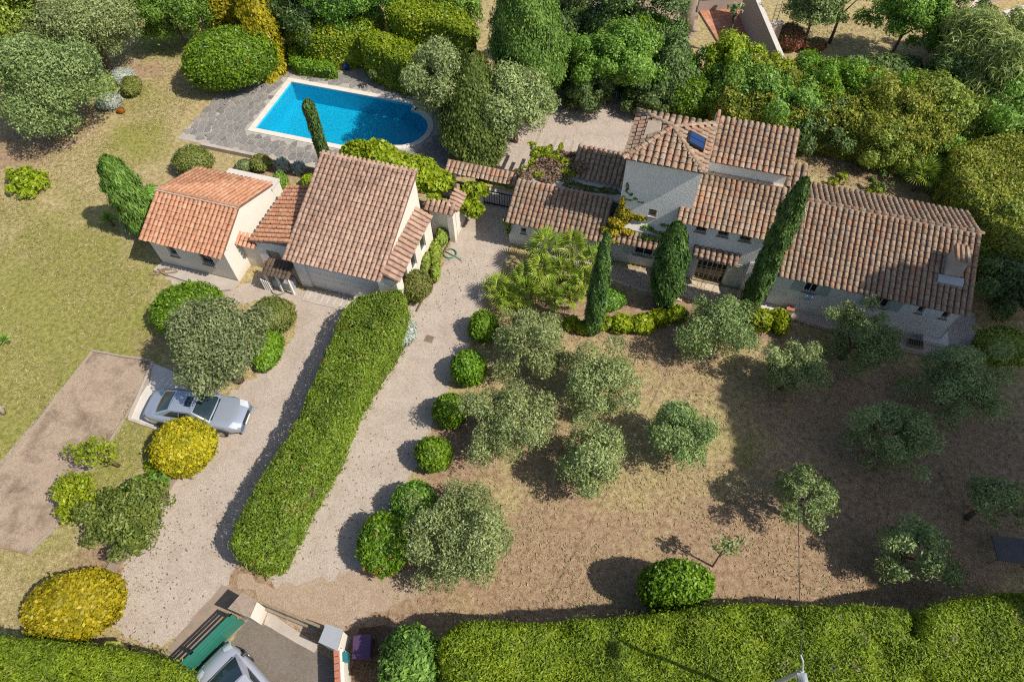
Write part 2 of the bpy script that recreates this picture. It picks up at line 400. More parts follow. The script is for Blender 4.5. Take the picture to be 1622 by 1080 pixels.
L['fresh'] = mat_leaf('fresh_green_leaves', [(.035, .08, .012), (.08, .16, .02), (.14, .25, .035), (.24, .37, .07)], .25, .45, None, 0, .8, gain=1.60)
L['lime'] = mat_leaf('lime_leaves', [(.09, .14, .006), (.19, .26, .010), (.30, .37, .015), (.43, .48, .04)], .3, .45, (.36, .30, .03), .4, 1.1, gain=1.15)
L['mix'] = mat_leaf('mixed_shrub_leaves', [(.04, .065, .012), (.10, .14, .02), (.18, .23, .03), (.29, .32, .06)], .22, .5, (.26, .20, .07), .4, .9, gain=1.85)
L['cypress'] = mat_leaf('cypress_sprays', [(.018, .045, .010), (.042, .090, .016), (.075, .14, .025), (.13, .21, .05)], .1, .6, None, 0, 1.5, gain=1.15)
L['conifer'] = mat_leaf('conifer_sprays', [(.025, .055, .010), (.065, .12, .018), (.12, .20, .03), (.20, .29, .055)], .12, .6, None, 0, 1.0, gain=1.45)
L['yew'] = mat_leaf('yew_sprays', [(.020, .035, .008), (.05, .08, .014), (.095, .13, .024), (.16, .20, .045)], .1, .55, None, 0, 1.2, gain=1.75)
L['bamboo'] = mat_leaf('bamboo_leaves', [(.075, .105, .025), (.15, .195, .05), (.25, .30, .09), (.38, .42, .17)], .25, .5, None, 0, .8, gain=1.60)
L['silver'] = mat_leaf('silver_leaves', [(.16, .18, .15), (.27, .30, .26), (.40, .43, .38)], .15, .6, gain=1.50)
L['palm'] = mat_leaf('palm_leaves', [(.045, .085, .012), (.13, .19, .02), (.27, .33, .04), (.44, .46, .10)], .2, .4, None, 0, 1.5, gain=1.60)
L['ivy_gold'] = mat_leaf('golden_vine', [(.14, .17, .012), (.30, .27, .012), (.45, .31, .02), (.42, .17, .02)], .25, .5)
L['dry'] = mat_leaf('dry_vine', [(.12, .075, .045), (.22, .14, .09), (.32, .22, .15), (.20, .20, .04)], .15, .6)
L['pinkleaf'] = mat_leaf('pink_flowers_and_leaves', [(.06, .09, .02), (.16, .16, .05), (.45, .10, .12), (.60, .15, .22)], .2, .5)
L['citrus'] = mat_leaf('citrus_leaves', [(.045, .075, .015), (.10, .145, .025), (.17, .22, .04), (.27, .31, .08)], .2, .45, (.30, .27, .05), .4, 1.2, gain=1.25)
L['lime_dull'] = mat_leaf('yellow_tinged_leaves', [(.07, .10, .012), (.155, .19, .02), (.25, .27, .03), (.36, .36, .06)], .25, .5, (.34, .24, .07), .45, 1.1, gain=1.35)
L['block'] = mat_leaf('young_clipped_leaves', [(.06, .105, .006), (.14, .20, .008), (.24, .29, .012), (.36, .40, .03)], .22, .45, None, 0, 1.0, gain=1.1)
L['straw'] = mat_leaf('grass_blades', [(.16, .13, .05), (.33, .27, .13), (.44, .37, .20), (.27, .28, .07)], .2, .8, (.13, .16, .03), .6, .35)

# ------------------------------------------------------------------ ground
def lin(a, b, n): return np.linspace(a, b, n)
gx = np.concatenate([[-900, -300, -120, -70], np.arange(-48, 48.01, .3), [70, 120, 300, 900]])
gy = np.concatenate([[-900, -300, -100, -40, -15], np.arange(-3, 62.01, .3), [80, 120, 300, 900]])
XX, YY = np.meshgrid(gx, gy, indexing='ij')
cover = np.zeros((XX.size, 4), dtype=np.float32); cover[:, 3] = 1
ZONES = [  # survey mark, radius in metres, green, bare soil
    (90, 560, 5.5, .75, 0), (40, 640, 4, .8, 0), (225, 150, 2.2, .55, 0), (215, 215, 2.4, .6, -.2), (262, 66, 2.2, 1.1, -.3), (150, 720, 2.2, .75, 0), (205, 690, 1.6, .7, 0),
    (30, 700, 2.5, .7, 0), (60, 880, 2.5, .45, 0), (20, 520, 3, .5, 0), (100, 400, 4, .25, 0), (300, 165, 1.2, .2, .3), (200, 110, 2, 0, .5), (240, 110, 1.6, -.1, .5),
    (400, 925, 1.3, 0, 1.0), (450, 950, 1.6, 0, .9), (900, 860, 3, 0, .35), (60, 420, 7, .3, 0), (150, 480, 4, .25, 0), (230, 240, 3, .3, 0), (30, 330, 4, .25, 0), (1120, 650, 3, .12, .1), (1020, 680, 3, .12, .1), (1150, 780, 2.5, .15, 0),
    (1010, 600, 2, .15, .25), (1180, 720, 2.2, .2, 0), (985, 850, 3, .15, .1), (1200, 640, 2.2, .15, .2), (1080, 790, 2.6, .05, .25),
    (620, 930, 3.2, 0, .8), (740, 690, 1.8, 0, .9), (700, 750, 1.5, 0, .7), (870, 700, 2.2, 0, .6), (860, 920, 3.2, 0, .8), (1130, 930, 3, 0, .75), (1250, 880, 3, 0, .7),
    (1450, 900, 4, 0, .75), (1400, 720, 5, .1, .55), (1560, 720, 4, 0, .75), (1330, 640, 4, .1, .4), (1080, 560, 2, 0, .45), (950, 500, 2, 0, .9), (1060, 500, 2, 0, .8), (880, 490, 1.5, 0, .9),
    (1380, 265, 4, -.1, .6), (1300, 260, 2.5, .15, .3), (200, 880, 1.6, 0, .5), (150, 890, 1.4, 0, .5), (90, 200, 3, -.2, .7), (30, 240, 2.5, -.2, .7), (300, 450, 1.6, 0, .5), (240, 540, 1.6, .1, .5),
    (440, 270, 2, 0, .8), (1220, 520, 1.5, 0, .6), (1000, 30, 4, 0, .5), (1360, 50, 3, 0, .35), (960, 20, 3, 0, .6), (1590, 430, 3, 0, .9), (590, 1050, 2.0, 0, .9), (1500, 250, 3, 0, .8), (300, 120, 2, 0, .3)]
for (px, py, r, gA, sA) in ZONES:
    p = at(px, py); w = np.exp(-(((XX - p.x) ** 2 + (YY - p.y) ** 2) / (r * r))).ravel()
    cover[:, 0] += w * gA; cover[:, 1] += w * sA
cover[:, :3] = np.clip(cover[:, :3], 0, 1)
ni, nj = XX.shape
idx = np.arange(ni * nj).reshape(ni, nj)
gq = np.stack([idx[:-1, :-1], idx[1:, :-1], idx[1:, 1:], idx[:-1, 1:]], -1).reshape(-1, 4)
_d = np.stack([XX.ravel() - HO.x, YY.ravel() - HO.y], 1); _u = _d @ np.array([HU.x, HU.y]); _v = _d @ np.array([HV.x, HV.y])   # the basin goes down through the ground
_pin = ((_u > -5.3) & (_u < 3.55) & (_v > 11.35) & (_v < 16.3)) | (((_u - 3.55) ** 2 + (_v - 13.95) ** 2) < 1.75 ** 2)
gq = gq[~_pin[gq].any(1)]
gme = mesh_arrays('ground', np.stack([XX.ravel(), YY.ravel(), np.zeros(XX.size)], 1), gq, M['ground'])
ca = gme.attributes.new('cover', 'FLOAT_COLOR', 'POINT'); ca.data.foreach_set('color', cover.ravel())
ground = tag(link('ground', gme), 'dry grass garden ground', None, None, 'structure')

def rough_outline(pts, amp=.06, step=.35, closed=True, seed=1):
    r = random.Random(seed); out = []
    n = len(pts)
    for i in range(n if closed else n - 1):
        a, b = pts[i], pts[(i + 1) % n]; d = (b - a).length; k = max(1, int(d / step))
        t = (b - a).normalized() if d else Vector((1, 0, 0)); nr = Vector((-t.y, t.x, 0))
        for j in range(k):
            out.append(a + (b - a) * (j / k) + nr * r.uniform(-amp, amp))
    return out
def smooth_pts(pts, it=2, closed=True):
    for _ in range(it):
        q = []
        n = len(pts)
        for i in range(n):
            a, b = pts[i], pts[(i + 1) % n]; q += [a * .75 + b * .25, a * .25 + b * .75]
        pts = q
    return pts
def sheet(name, pix, z, mat, label, amp=.13, sm=1, parent=None, kind='structure', world=None):
    pts = world or [at(x, y) for x, y in pix]
    if sm: pts = smooth_pts(pts, sm)
    if amp: pts = rough_outline(pts, amp, .22 if amp > .1 else .35)
    vs = [(p.x, p.y, z) for p in pts]
    area = sum(vs[i][0] * vs[(i + 1) % len(vs)][1] - vs[(i + 1) % len(vs)][0] * vs[i][1] for i in range(len(vs)))
    if area < 0: vs = vs[::-1]
    me = bpy.data.meshes.new(name); me.from_pydata(vs, [], [tuple(range(len(vs)))]); me.materials.append(mat); me.update()
    o = link(name, me, parent)
    if kind: o['kind'] = kind
    if label: o['label'] = label
    return o
sheet('gravel_drive', [(722, 335), (815, 342), (808, 385), (797, 425), (772, 470), (748, 505), (742, 560), (715, 605), (690, 655), (662, 735), (628, 795), (600, 850), (590, 900), (585, 950), (530, 985), (460, 965), (425, 935), (450, 850), (505, 760), (560, 650), (600, 560), (640, 490), (690, 450), (708, 405)], .004, M['gravel'], 'pale gravel drive between the long hedge and the round bushes')
sheet('gravel_yard', [(262, 432), (330, 450), (378, 462), (420, 420), (470, 462), (560, 462), (600, 500), (560, 600), (490, 700), (420, 800), (372, 900), (362, 935), (300, 1000), (255, 1028), (190, 1010), (165, 965), (182, 915), (215, 870), (250, 800), (285, 755), (330, 690), (330, 640), (420, 590), (448, 560), (470, 520), (470, 480), (430, 468), (376, 484), (340, 470), (262, 446)], .004, M['gravel'], 'pale gravel yard west of the long hedge')
sheet('parking_bay', [(243, 575), (206, 664), (262, 684), (292, 690), (300, 600)], .008, M['pale_concrete'], 'pale concrete parking bay under the silver coupe', .02, 0)
sheet('drive_soil', [(425, 930), (470, 925), (560, 905), (610, 890), (660, 905), (690, 930), (640, 955), (560, 990), (520, 1010), (425, 972), (405, 945), (385, 932), (370, 918), (380, 905)], .008, M['drive_soil'], 'trodden sandy soil where the main drive fades out', .2)
sheet('gravel_court', [(850, 150), (880, 125), (930, 125), (990, 140), (1050, 160), (1010, 180), (990, 250), (930, 262), (840, 275), (770, 265), (790, 215), (820, 175)], .004, M['gravel_court'], 'gravel courtyard behind the house')
sheet('boules_court', [(146, 556), (240, 572), (232, 606), (196, 668), (86, 838), (45, 876), (-20, 866), (-40, 780)], .004, M['boules'], 'sandy boules court in the lawn', .03, 0)
sheet('side_gravel', [(1395, 530), (1440, 552), (1480, 568), (1535, 572), (1545, 520), (1540, 488), (1440, 500), (1380, 505)], .004, M['shade_gravel'], 'grey gravel strip at the east end of the house')
sheet('front_path', [(950, 418), (1000, 424), (1090, 440), (1085, 470), (1060, 478), (1010, 462), (940, 440), (860, 400), (812, 385), (812, 375)], .004, M['gravel'], 'gravel path along the house front', .04)
sheet('house_strip', [(1215, 470), (1260, 482), (1330, 500), (1400, 520), (1480, 545), (1470, 562), (1400, 545), (1310, 520), (1230, 498)], .008, M['concrete'], 'concrete strip along the foot of the annex', .04, 0)
sheet('door_slab', [(1186, 462), (1230, 473), (1232, 494), (1180, 494)], .012, M['pale_concrete'], 'pale concrete slab beside the front terrace', .01, 0)
sheet('street', [(372, 1010), (388, 972), (410, 984), (530, 1046), (560, 1100), (600, 1250), (420, 1350), (200, 1250), (290, 1090)], .004, M['asphalt'], 'worn asphalt street outside the gates', .01, 0)
sheet('street_kerb', [(352, 925), (380, 938), (300, 1052), (270, 1040), (262, 1030)], .008, M['kerb'], 'brown concrete strip inside the sliding gate', .03, 0)
sheet('litter_bed', [(575, 985), (640, 1000), (660, 1030), (640, 1100), (560, 1100), (555, 1030)], .006, M['litter'], 'dark leaf litter under the conifer', .1)
sheet('neighbour_ground', [(880, -40), (1100, -40), (1110, 60), (1060, 70), (1000, 40), (930, 20)], .004, M['boules'], 'bare brown ground beyond the hedge', .1)

# straw and green blades standing in the grass: uncountable
def grass_blades(n=90000):
    k = 0; P0 = []
    pos = np.stack([rng.uniform(-30, 24, n), rng.uniform(3, 44, n)], 1)
    return pos
def in_poly(pts, poly):
    x, y = pts[:, 0], pts[:, 1]; ins = np.zeros(len(pts), bool); n = len(poly)
    for i in range(n):
        x1, y1 = poly[i][0], poly[i][1]; x2, y2 = poly[(i + 1) % n][0], poly[(i + 1) % n][1]
        c = ((y1 > y) != (y2 > y)); 
        if y1 != y2: ins ^= c & (x < (x2 - x1) * (y - y1) / (y2 - y1) + x1)
    return ins
LAWNS = [[(-60, 210), (60, 230), (200, 150), (240, 60), (330, 60), (330, 130), (230, 270), (230, 370), (255, 450), (150, 552), (0, 745), (-80, 700)],
         [(240, 575), (205, 665), (260, 690), (160, 890), (60, 1000), (-30, 1000), (-20, 870), (45, 880), (90, 840)],
         [(700, 760), (745, 600), (830, 560), (950, 520), (1100, 520), (1250, 510), (1450, 570), (1560, 560), (1640, 700), (1640, 940), (1300, 950), (1000, 970), (780, 960), (620, 950), (640, 860)],
         [(1250, 240), (1330, 235), (1430, 260), (1420, 300), (1280, 290)], [(1280, 30), (1440, 30), (1440, 70), (1300, 75)]]
def leaf_quads(pos, nrm, Ln, Wn, tilt=.5, up=0.0, droop=0.0, asp_j=.55):
    n = len(pos)
    nr = nrm + tilt * rng.normal(size=(n, 3)); nr /= np.linalg.norm(nr, axis=1, keepdims=True) + 1e-9
    t = rng.normal(size=(n, 3)); t /= np.linalg.norm(t, axis=1, keepdims=True)
    t[:, 2] += up
    t -= (t * nr).sum(1, keepdims=True) * nr; t /= np.linalg.norm(t, axis=1, keepdims=True) + 1e-9
    b = np.cross(nr, t)
    sc = rng.uniform(1 - asp_j, 1 + asp_j, (n, 1)); l = t * Ln * sc; w = b * Wn * sc * .5
    tip = l * .5; 
    if droop: tip = tip - np.array([0, 0, 1]) * droop * Ln * sc
    v = np.stack([pos - l * .5, pos + w - nr * .12 * Wn, pos + tip, pos - w - nr * .12 * Wn], 1)
    return v.reshape(-1, 3)
def quads_for(n): return np.arange(n * 4, dtype=np.int32).reshape(-1, 4)
gp = []
for lw in LAWNS:
    poly = [at(x, y) for x, y in lw]
    xs = [p.x for p in poly]; ys = [p.y for p in poly]
    n = int((max(xs) - min(xs)) * (max(ys) - min(ys)) * 130)
    q = np.stack([rng.uniform(min(xs), max(xs), n), rng.uniform(min(ys), max(ys), n)], 1)
    q = q[in_poly(q, poly)]
    gp.append(q if lw[0][0] != 700 else q[rng.random(len(q)) < .5])
gp = np.concatenate(gp); keepn = np.sin(gp[:, 0] * 1.7) * np.sin(gp[:, 1] * 1.3 + 1) + np.sin(gp[:, 0] * .6 + gp[:, 1] * .9) + rng.normal(size=len(gp)) * .8 > -.3
gp = gp[keepn]
g3 = np.concatenate([gp, np.full((len(gp), 1), .035)], 1)
gv = leaf_quads(g3, np.tile([0, 0, 1.], (len(g3), 1)), .13, .035, .55)
gv[:, 2] = np.maximum(gv[:, 2], .004)
tag(link('grass', mesh_arrays('grass', gv, quads_for(len(g3)), L['straw'])), 'dry straw coloured grass on the lawns', None, None, 'stuff')

# ------------------------------------------------------------------ crazy paving
def voronoi_cells(seeds, poly, gap):
    """Convex cells of the seeds clipped to the outline poly (list of 2-tuples, convex or nearly), shrunk by gap."""
    S = np.array(seeds); out = []
    for i, s in enumerate(S):
        d = np.hypot(*(S - s).T); order = np.argsort(d)[1:22]
        cell = [tuple(p) for p in poly] if poly else None
        for j in order:
            mx, my = (S[j] + s) / 2; nx, ny = S[j] - s; ln = math.hypot(nx, ny); nx /= ln; ny /= ln
            mx -= nx * gap / 2; my -= ny * gap / 2
            new = []
            for a in range(len(cell)):
                p, q = cell[a], cell[(a + 1) % len(cell)]
                dp = (p[0] - mx) * nx + (p[1] - my) * ny; dq = (q[0] - mx) * nx + (q[1] - my) * ny
                if dp <= 0: new.append(p)
                if dp * dq < 0:
                    k = dp / (dp - dq); new.append((p[0] + (q[0] - p[0]) * k, p[1] + (q[1] - p[1]) * k))
            cell = new
            if len(cell) < 3: break
        if len(cell) >= 3: out.append((tuple(s), cell))
    return out
def crazy_paving(base, zone, area_test, n_try, mind, mat, z0, thick, frame, limit=300, name='flagstone', seed=3, near=None, loose=None):
    r = random.Random(seed); pts = []
    x0, x1, y0, y1 = zone
    for _ in range(n_try):
        p = (r.uniform(x0, x1), r.uniform(y0, y1)); md = mind * (.75 + .6 * r.random())
        if all((p[0] - q[0]) ** 2 + (p[1] - q[1]) ** 2 > md * md for q in pts): pts.append(p)
    cells = voronoi_cells(pts, [(x0, y0), (x1, y0), (x1, y1), (x0, y1)], .05)
    cells = [c for c in cells if area_test(c[0][0], c[0][1]) and all((loose or area_test)(*q) for q in c[1])]
    cells.sort(key=lambda c: (near(c[0]) if near else 0))
    rest = MB()
    for i, (s, c) in enumerate(cells):
        h = thick + r.uniform(-.006, .008)
        mb = MB() if i < limit else rest
        cx, cy = s
        top = [(cx + (x - cx) * .97, cy + (y - cy) * .97, z0 + h) for x, y in c]
        bot = [(x, y, z0 + .002) for x, y in c]; k = len(c)
        mb.add(bot + top, [tuple(range(k, 2 * k))] + [(a, (a + 1) % k, (a + 1) % k + k, a + k) for a in range(k)])
        if i < limit:
            o = mb.build(name, mat, base); 
            if frame is not None: o.matrix_local = frame
    if rest.v:
        o = rest.build(name + '_field', mat, base); o['kind'] = 'stuff'
        if frame is not None: o.matrix_local = frame
HF = Matrix.Translation(HO) @ ROTH
# pool and its terrace in house axes
PU0, PU1, PV0, PV1, PCV, PR = -5.3, 3.55, 11.35, 16.3, 13.95, 1.75
def in_pool(u, v, gr=0.0):
    return (PU0 - gr < u < PU1 + gr and PV0 - gr < v < PV1 + gr) or ((u - PU1) ** 2 + (v - PCV) ** 2 < (PR + gr) ** 2 and u > PU1 - .2)
terr_poly = [(-7.6, 9.05), (2.5, 9.05), (8.0, 9.6), (8.6, 12.5), (8.3, 15.5), (5.5, 18.6), (-1, 19.6), (-6.3, 18.6), (-8.2, 15.0), (-8.4, 12.2)]
lower_poly = [(-9.6, 9.2), (-7.65, 9.2), (-8.45, 12.2), (-8.25, 15.0), (-9.2, 14.6)]
def ring_sheet(name, outer, mat, z, label):
    """Paving base with the pool left open: quads between the pool edge and the terrace outline."""
    inner = [(PU0 - .32, PV0 - .32), (PU1, PV0 - .32)] + [(PU1 + (PR + .3) * math.cos(a), PCV + (PR + .3) * math.sin(a)) for a in lin(-1.45, 1.45, 9)] + [(PU1, PV1 + .32), (PU0 - .32, PV1 + .32)]
    c = (-.5, 13.9); K = 72; vs = []; fs = []
    def hit(poly, a):
        dx, dy = math.cos(a), math.sin(a); best = None
        for i in range(len(poly)):
            p, q = poly[i], poly[(i + 1) % len(poly)]
            ex, ey = q[0] - p[0], q[1] - p[1]; den = dx * ey - dy * ex
            if abs(den) < 1e-9: continue
            t = ((p[0] - c[0]) * ey - (p[1] - c[1]) * ex) / den; s = ((p[0] - c[0]) * dy - (p[1] - c[1]) * dx) / den
            if t > 0 and -1e-6 <= s <= 1 + 1e-6: best = t if best is None else max(best, t)
        return best
    angs = sorted(set([2 * math.pi * k / K for k in range(K)] + [math.atan2(q[1] - c[1], q[0] - c[0]) % (2 * math.pi) for q in inner + outer]))
    for a in angs:
        for poly in (inner, outer):
            t = hit(poly, a); vs.append((c[0] + math.cos(a) * t, c[1] + math.sin(a) * t, z))
    n = len(angs)
    for k in range(n): fs.append((2 * k, 2 * k + 1, 2 * ((k + 1) % n) + 1, 2 * ((k + 1) % n)))
    return MB().add(vs, fs).build(name, mat)
terrace = ring_sheet('pool_terrace', terr_poly, M['grout'], .05, '')
terrace.matrix_world = HF; tag(terrace, 'grey crazy paving terrace around the pool', None, None, 'structure')
def on_terr(u, v): return bool(in_poly(np.array([[u, v]]), terr_poly)[0]) and not in_pool(u, v, .36)
crazy_paving(terrace, (-8.6, 8.7, 9.0, 19.7), on_terr, 12000, .34, M['slate'], .05, .03, None, 300, 'flagstone', 3, near=lambda s: (s[0] - 1) ** 2 * .6 + (s[1] - 9) ** 2, loose=lambda u, v: not in_pool(u, v, .34) and v > 9.03)
lower = MB().add([(u, v, .012) for u, v in lower_poly], [tuple(range(len(lower_poly)))]).build('paved_walk', M['grout'])
lower.matrix_world = HF; tag(lower, 'grey paved walk west of the pool terrace', None, None, 'structure')
crazy_paving(lower, (-9.8, -7.5, 9.1, 15.1), lambda u, v: bool(in_poly(np.array([[u, v]]), lower_poly)[0]), 1500, .42, M['slate'], .012, .03, None, 120, 'flagstone', 8, loose=lambda u, v: -9.9 < u and v > 9.1)

pool = thing('swimming_pool', 'blue swimming pool with a rounded end and pale coping', 'swimming pool', uvw(-1, 13.9))
pool.rotation_euler = (0, 0, AZ)
PO = Matrix.Translation(Vector((1, -13.9, 0)))
def pool_edge(gr, n=14):
    return [(PU0 - gr, PV0 - gr), (PU1 - .02, PV0 - gr)] + [(PU1 - .02, PCV - PR - gr)] * 0 + [(PU1 + (PR + gr) * math.cos(a), PCV + (PR + gr) * math.sin(a)) for a in lin(-math.pi / 2, math.pi / 2, n)] + [(PU1 - .02, PV1 + gr), (PU0 - gr, PV1 + gr)]
e = pool_edge(0); ne = len(e)
mb = MB(); mb.add([(u, v, .03) for u, v in e] + [(u, v, -1.35) for u, v in e], [(i, (i + 1) % ne, (i + 1) % ne + ne, i + ne) for i in range(ne)] + [tuple(range(ne, 2 * ne))])
mb.build('basin', M['pool'], pool).matrix_local = PO
st = MB()
for k, (du, zz) in enumerate(((.75, -.95), (1.1, -.62), (1.42, -.32))):   # curved steps of the rounded end
    w_ = math.acos(du / PR); arc = [(PU1 + PR * .995 * math.cos(a), PCV + PR * .995 * math.sin(a), zz) for a in lin(-w_, w_, 12)]
    st.prism(arc, (0, 0, -.33))
st.build('step', M['pool'], pool).matrix_local = PO
w = MB().add([(u, v, -.13) for u, v in e], [tuple(range(ne))]).build('water', M['water'], pool); w.matrix_local = PO
# coping slabs, each its own piece
mb_c = []
def slab(pts):
    s_ = MB(); c = Vector((sum(p[0] for p in pts) / len(pts), sum(p[1] for p in pts) / len(pts), 0))
    pp = [(c.x + (p[0] - c.x) * .985, c.y + (p[1] - c.y) * .985, .04) for p in pts]
    s_.prism(pp, (0, 0, .06)); o = s_.build('coping_slab', M['coping'], pool); o.matrix_local = PO
W_ = .34
nL = 9
for k in range(11):
    u0 = PU0 - W_ + (PU1 - PU0 + W_) * k / 11; u1 = PU0 - W_ + (PU1 - PU0 + W_) * (k + 1) / 11
    slab([(u0, PV0 - W_), (u1, PV0 - W_), (u1, PV0 + .02), (u0, PV0 + .02)])
    slab([(u0, PV1 - .02), (u1, PV1 - .02), (u1, PV1 + W_), (u0, PV1 + W_)])
for k in range(6):
    v0 = PV0 + .02 + (PV1 - PV0 - .04) * k / 6; v1 = PV0 + .02 + (PV1 - PV0 - .04) * (k + 1) / 6
    slab([(PU0 - W_, v0), (PU0 + .02, v0), (PU0 + .02, v1), (PU0 - W_, v1)])
for (v0, v1) in ((PV0 - W_, PCV - PR + .02), (PCV + PR - .02, PV1 + W_)):
    slab([(PU1, v0), (PU1 + W_, v0), (PU1 + W_, v1), (PU1, v1)])
aa = lin(-math.pi / 2 + .12, math.pi / 2 - .12, 10)
for k in range(9):
    a0, a1 = aa[k], aa[k + 1]; q = []
    for r_, a_ in ((PR - .02, a0), (PR + W_, a0), (PR + W_, a1), (PR - .02, a1)): q.append((PU1 + r_ * math.cos(a_), PCV + r_ * math.sin(a_)))
    slab(q)
# retaining wall south of the terrace
rw = MB(); rw.box(-7.6, 2.6, 8.82, 9.05, 0, .30)
o = rw.build('low_wall', M['concrete']); o.matrix_world = HF
tag(o, 'low dark retaining wall along the south edge of the pool terrace', 'wall')

# ------------------------------------------------------------------ roofs: single clay tiles
def clay_tile(seed, L_=.44, w0=.215, w1=.165, h=.075, n=6):
    """A half-round cover tile, wide end at y=0 (eave side), narrow end at y=L_."""
    r = random.Random(seed); vs = []; fs = []
    for j, (y, w, z) in enumerate(((0, w0, .032), (L_, w1, 0.0))):
        for k in range(n + 1):
            a = math.pi * k / n; vs.append((-math.cos(a) * w / 2, y, z + math.sin(a) * h * (w / w0)))
    for j, (y, w, z) in enumerate(((0, w0 - .034, .032), (.06, w0 - .034, .030))):
        for k in range(n + 1):
            a = math.pi * k / n; vs.append((-math.cos(a) * w / 2, y, z + math.sin(a) * (h - .018)))
    m_ = n + 1
    for k in range(n):
        fs.append((k, k + 1, m_ + k + 1, m_ + k)); fs.append((2 * m_ + k, 2 * m_ + k + 1, k + 1, k)); fs.append((3 * m_ + k, 3 * m_ + k + 1, 2 * m_ + k + 1, 2 * m_ + k))
    return vs, fs
TILE_V, TILE_F = clay_tile(1)
TILE_V = np.array(TILE_V)
_tile_me = {}
def tile_mesh(mat):
    if mat.name not in _tile_me:
        me = bpy.data.meshes.new('tile'); me.from_pydata([tuple(p) for p in TILE_V], [], TILE_F); me.materials.append(mat); me.update(); _tile_me[mat.name] = me
    return _tile_me[mat.name]
class Roofs:
    """Gathers the tiles of one building; the 300 nearest to the eye become objects, the rest one mesh of kind stuff."""
    def __init__(s, building, origin, mat): s.b = building; s.o = origin; s.mat = mat; s.tiles = []; s.r = random.Random(len(s.tiles) + 7)
    def slope(s, e0, e1, up, length, roof, pitch_u=.255, pitch_r=.30, clip=None, width=None, sz=1.0):
        """Eave from e0 to e1 (house axes), up = unit vector up the slope."""
        e0, e1, up = Vector(e0), Vector(e1), Vector(up).normalized(); al = e1 - e0; W = al.length; al.normalize(); nr = al.cross(up).normalized()
        nu = max(1, round(W / pitch_u)); pu = W / nu; nrw = max(1, math.ceil((length - .12) / pitch_r))
        for i in range(nu):
            jx = s.r.uniform(-.008, .008)
            for j in range(nrw):
                a = (i + .5) * pu; b = j * pitch_r - .05
                if clip and not clip(a, b + .1): continue
                tw = s.r.uniform(-.05, .05); lf = s.r.uniform(0, .012)
                if s.r.random() < .03: tw *= 3; lf += .012
                p = e0 + al * (a + jx + s.r.uniform(-.007, .007)) + up * (b + s.r.uniform(-.02, .02)) + nr * (lf + .004)
                y = (up * math.cos(tw) + al * math.sin(tw)).normalized(); x = y.cross(nr).normalized()
                mt = Matrix.Identity(4); k = pu / .255 * sz
                for q in range(3): mt[q][0] = x[q] * k; mt[q][1] = y[q]; mt[q][2] = nr[q] * k; mt[q][3] = p[q]
                s.tiles.append((mt, roof))
    def ridge(s, p0, p1, roof, step=.34, sz=1.15):
        p0, p1 = Vector(p0), Vector(p1); y = (p1 - p0).normalized(); n = max(1, round((p1 - p0).length / step))
        x = y.cross(Vector((0, 0, 1))).normalized(); z = x.cross(y)
        for j in range(n):
            mt = Matrix.Identity(4); p = p0 + y * (j * (p1 - p0).length / n - .05) + z * s.r.uniform(0, .012)
            for q in range(3): mt[q][0] = x[q] * sz; mt[q][1] = y[q]; mt[q][2] = z[q] * sz; mt[q][3] = p[q]
            s.tiles.append((mt, roof))
    def finish(s, limit=300):
        cam_l = ROTH.inverted() @ (Vector((0, 0, CAM_H)) - HO)
        off = Matrix.Translation(-Vector(s.o))
        s.tiles.sort(key=lambda t: (t[0].translation - cam_l).length)
        for mt, roof in s.tiles[:limit]:
            o = link('tile', tile_mesh(s.mat), roof); o.matrix_local = off @ mt
        rest = s.tiles[limit:]
        if rest:
            n = len(TILE_V); A = np.array([[list(r) for r in (off @ mt)] for mt, _ in rest])
            V4 = np.concatenate([TILE_V, np.ones((n, 1))], 1)
            vs = np.einsum('kij,nj->kni', A, V4)[:, :, :3].reshape(-1, 3)
            q = (np.array(TILE_F)[None] + (np.arange(len(rest)) * n)[:, None, None]).reshape(-1, 4)
            o = link('roof_tiles', mesh_arrays('roof_tiles', vs, q, s.mat), s.b); o['kind'] = 'stuff'
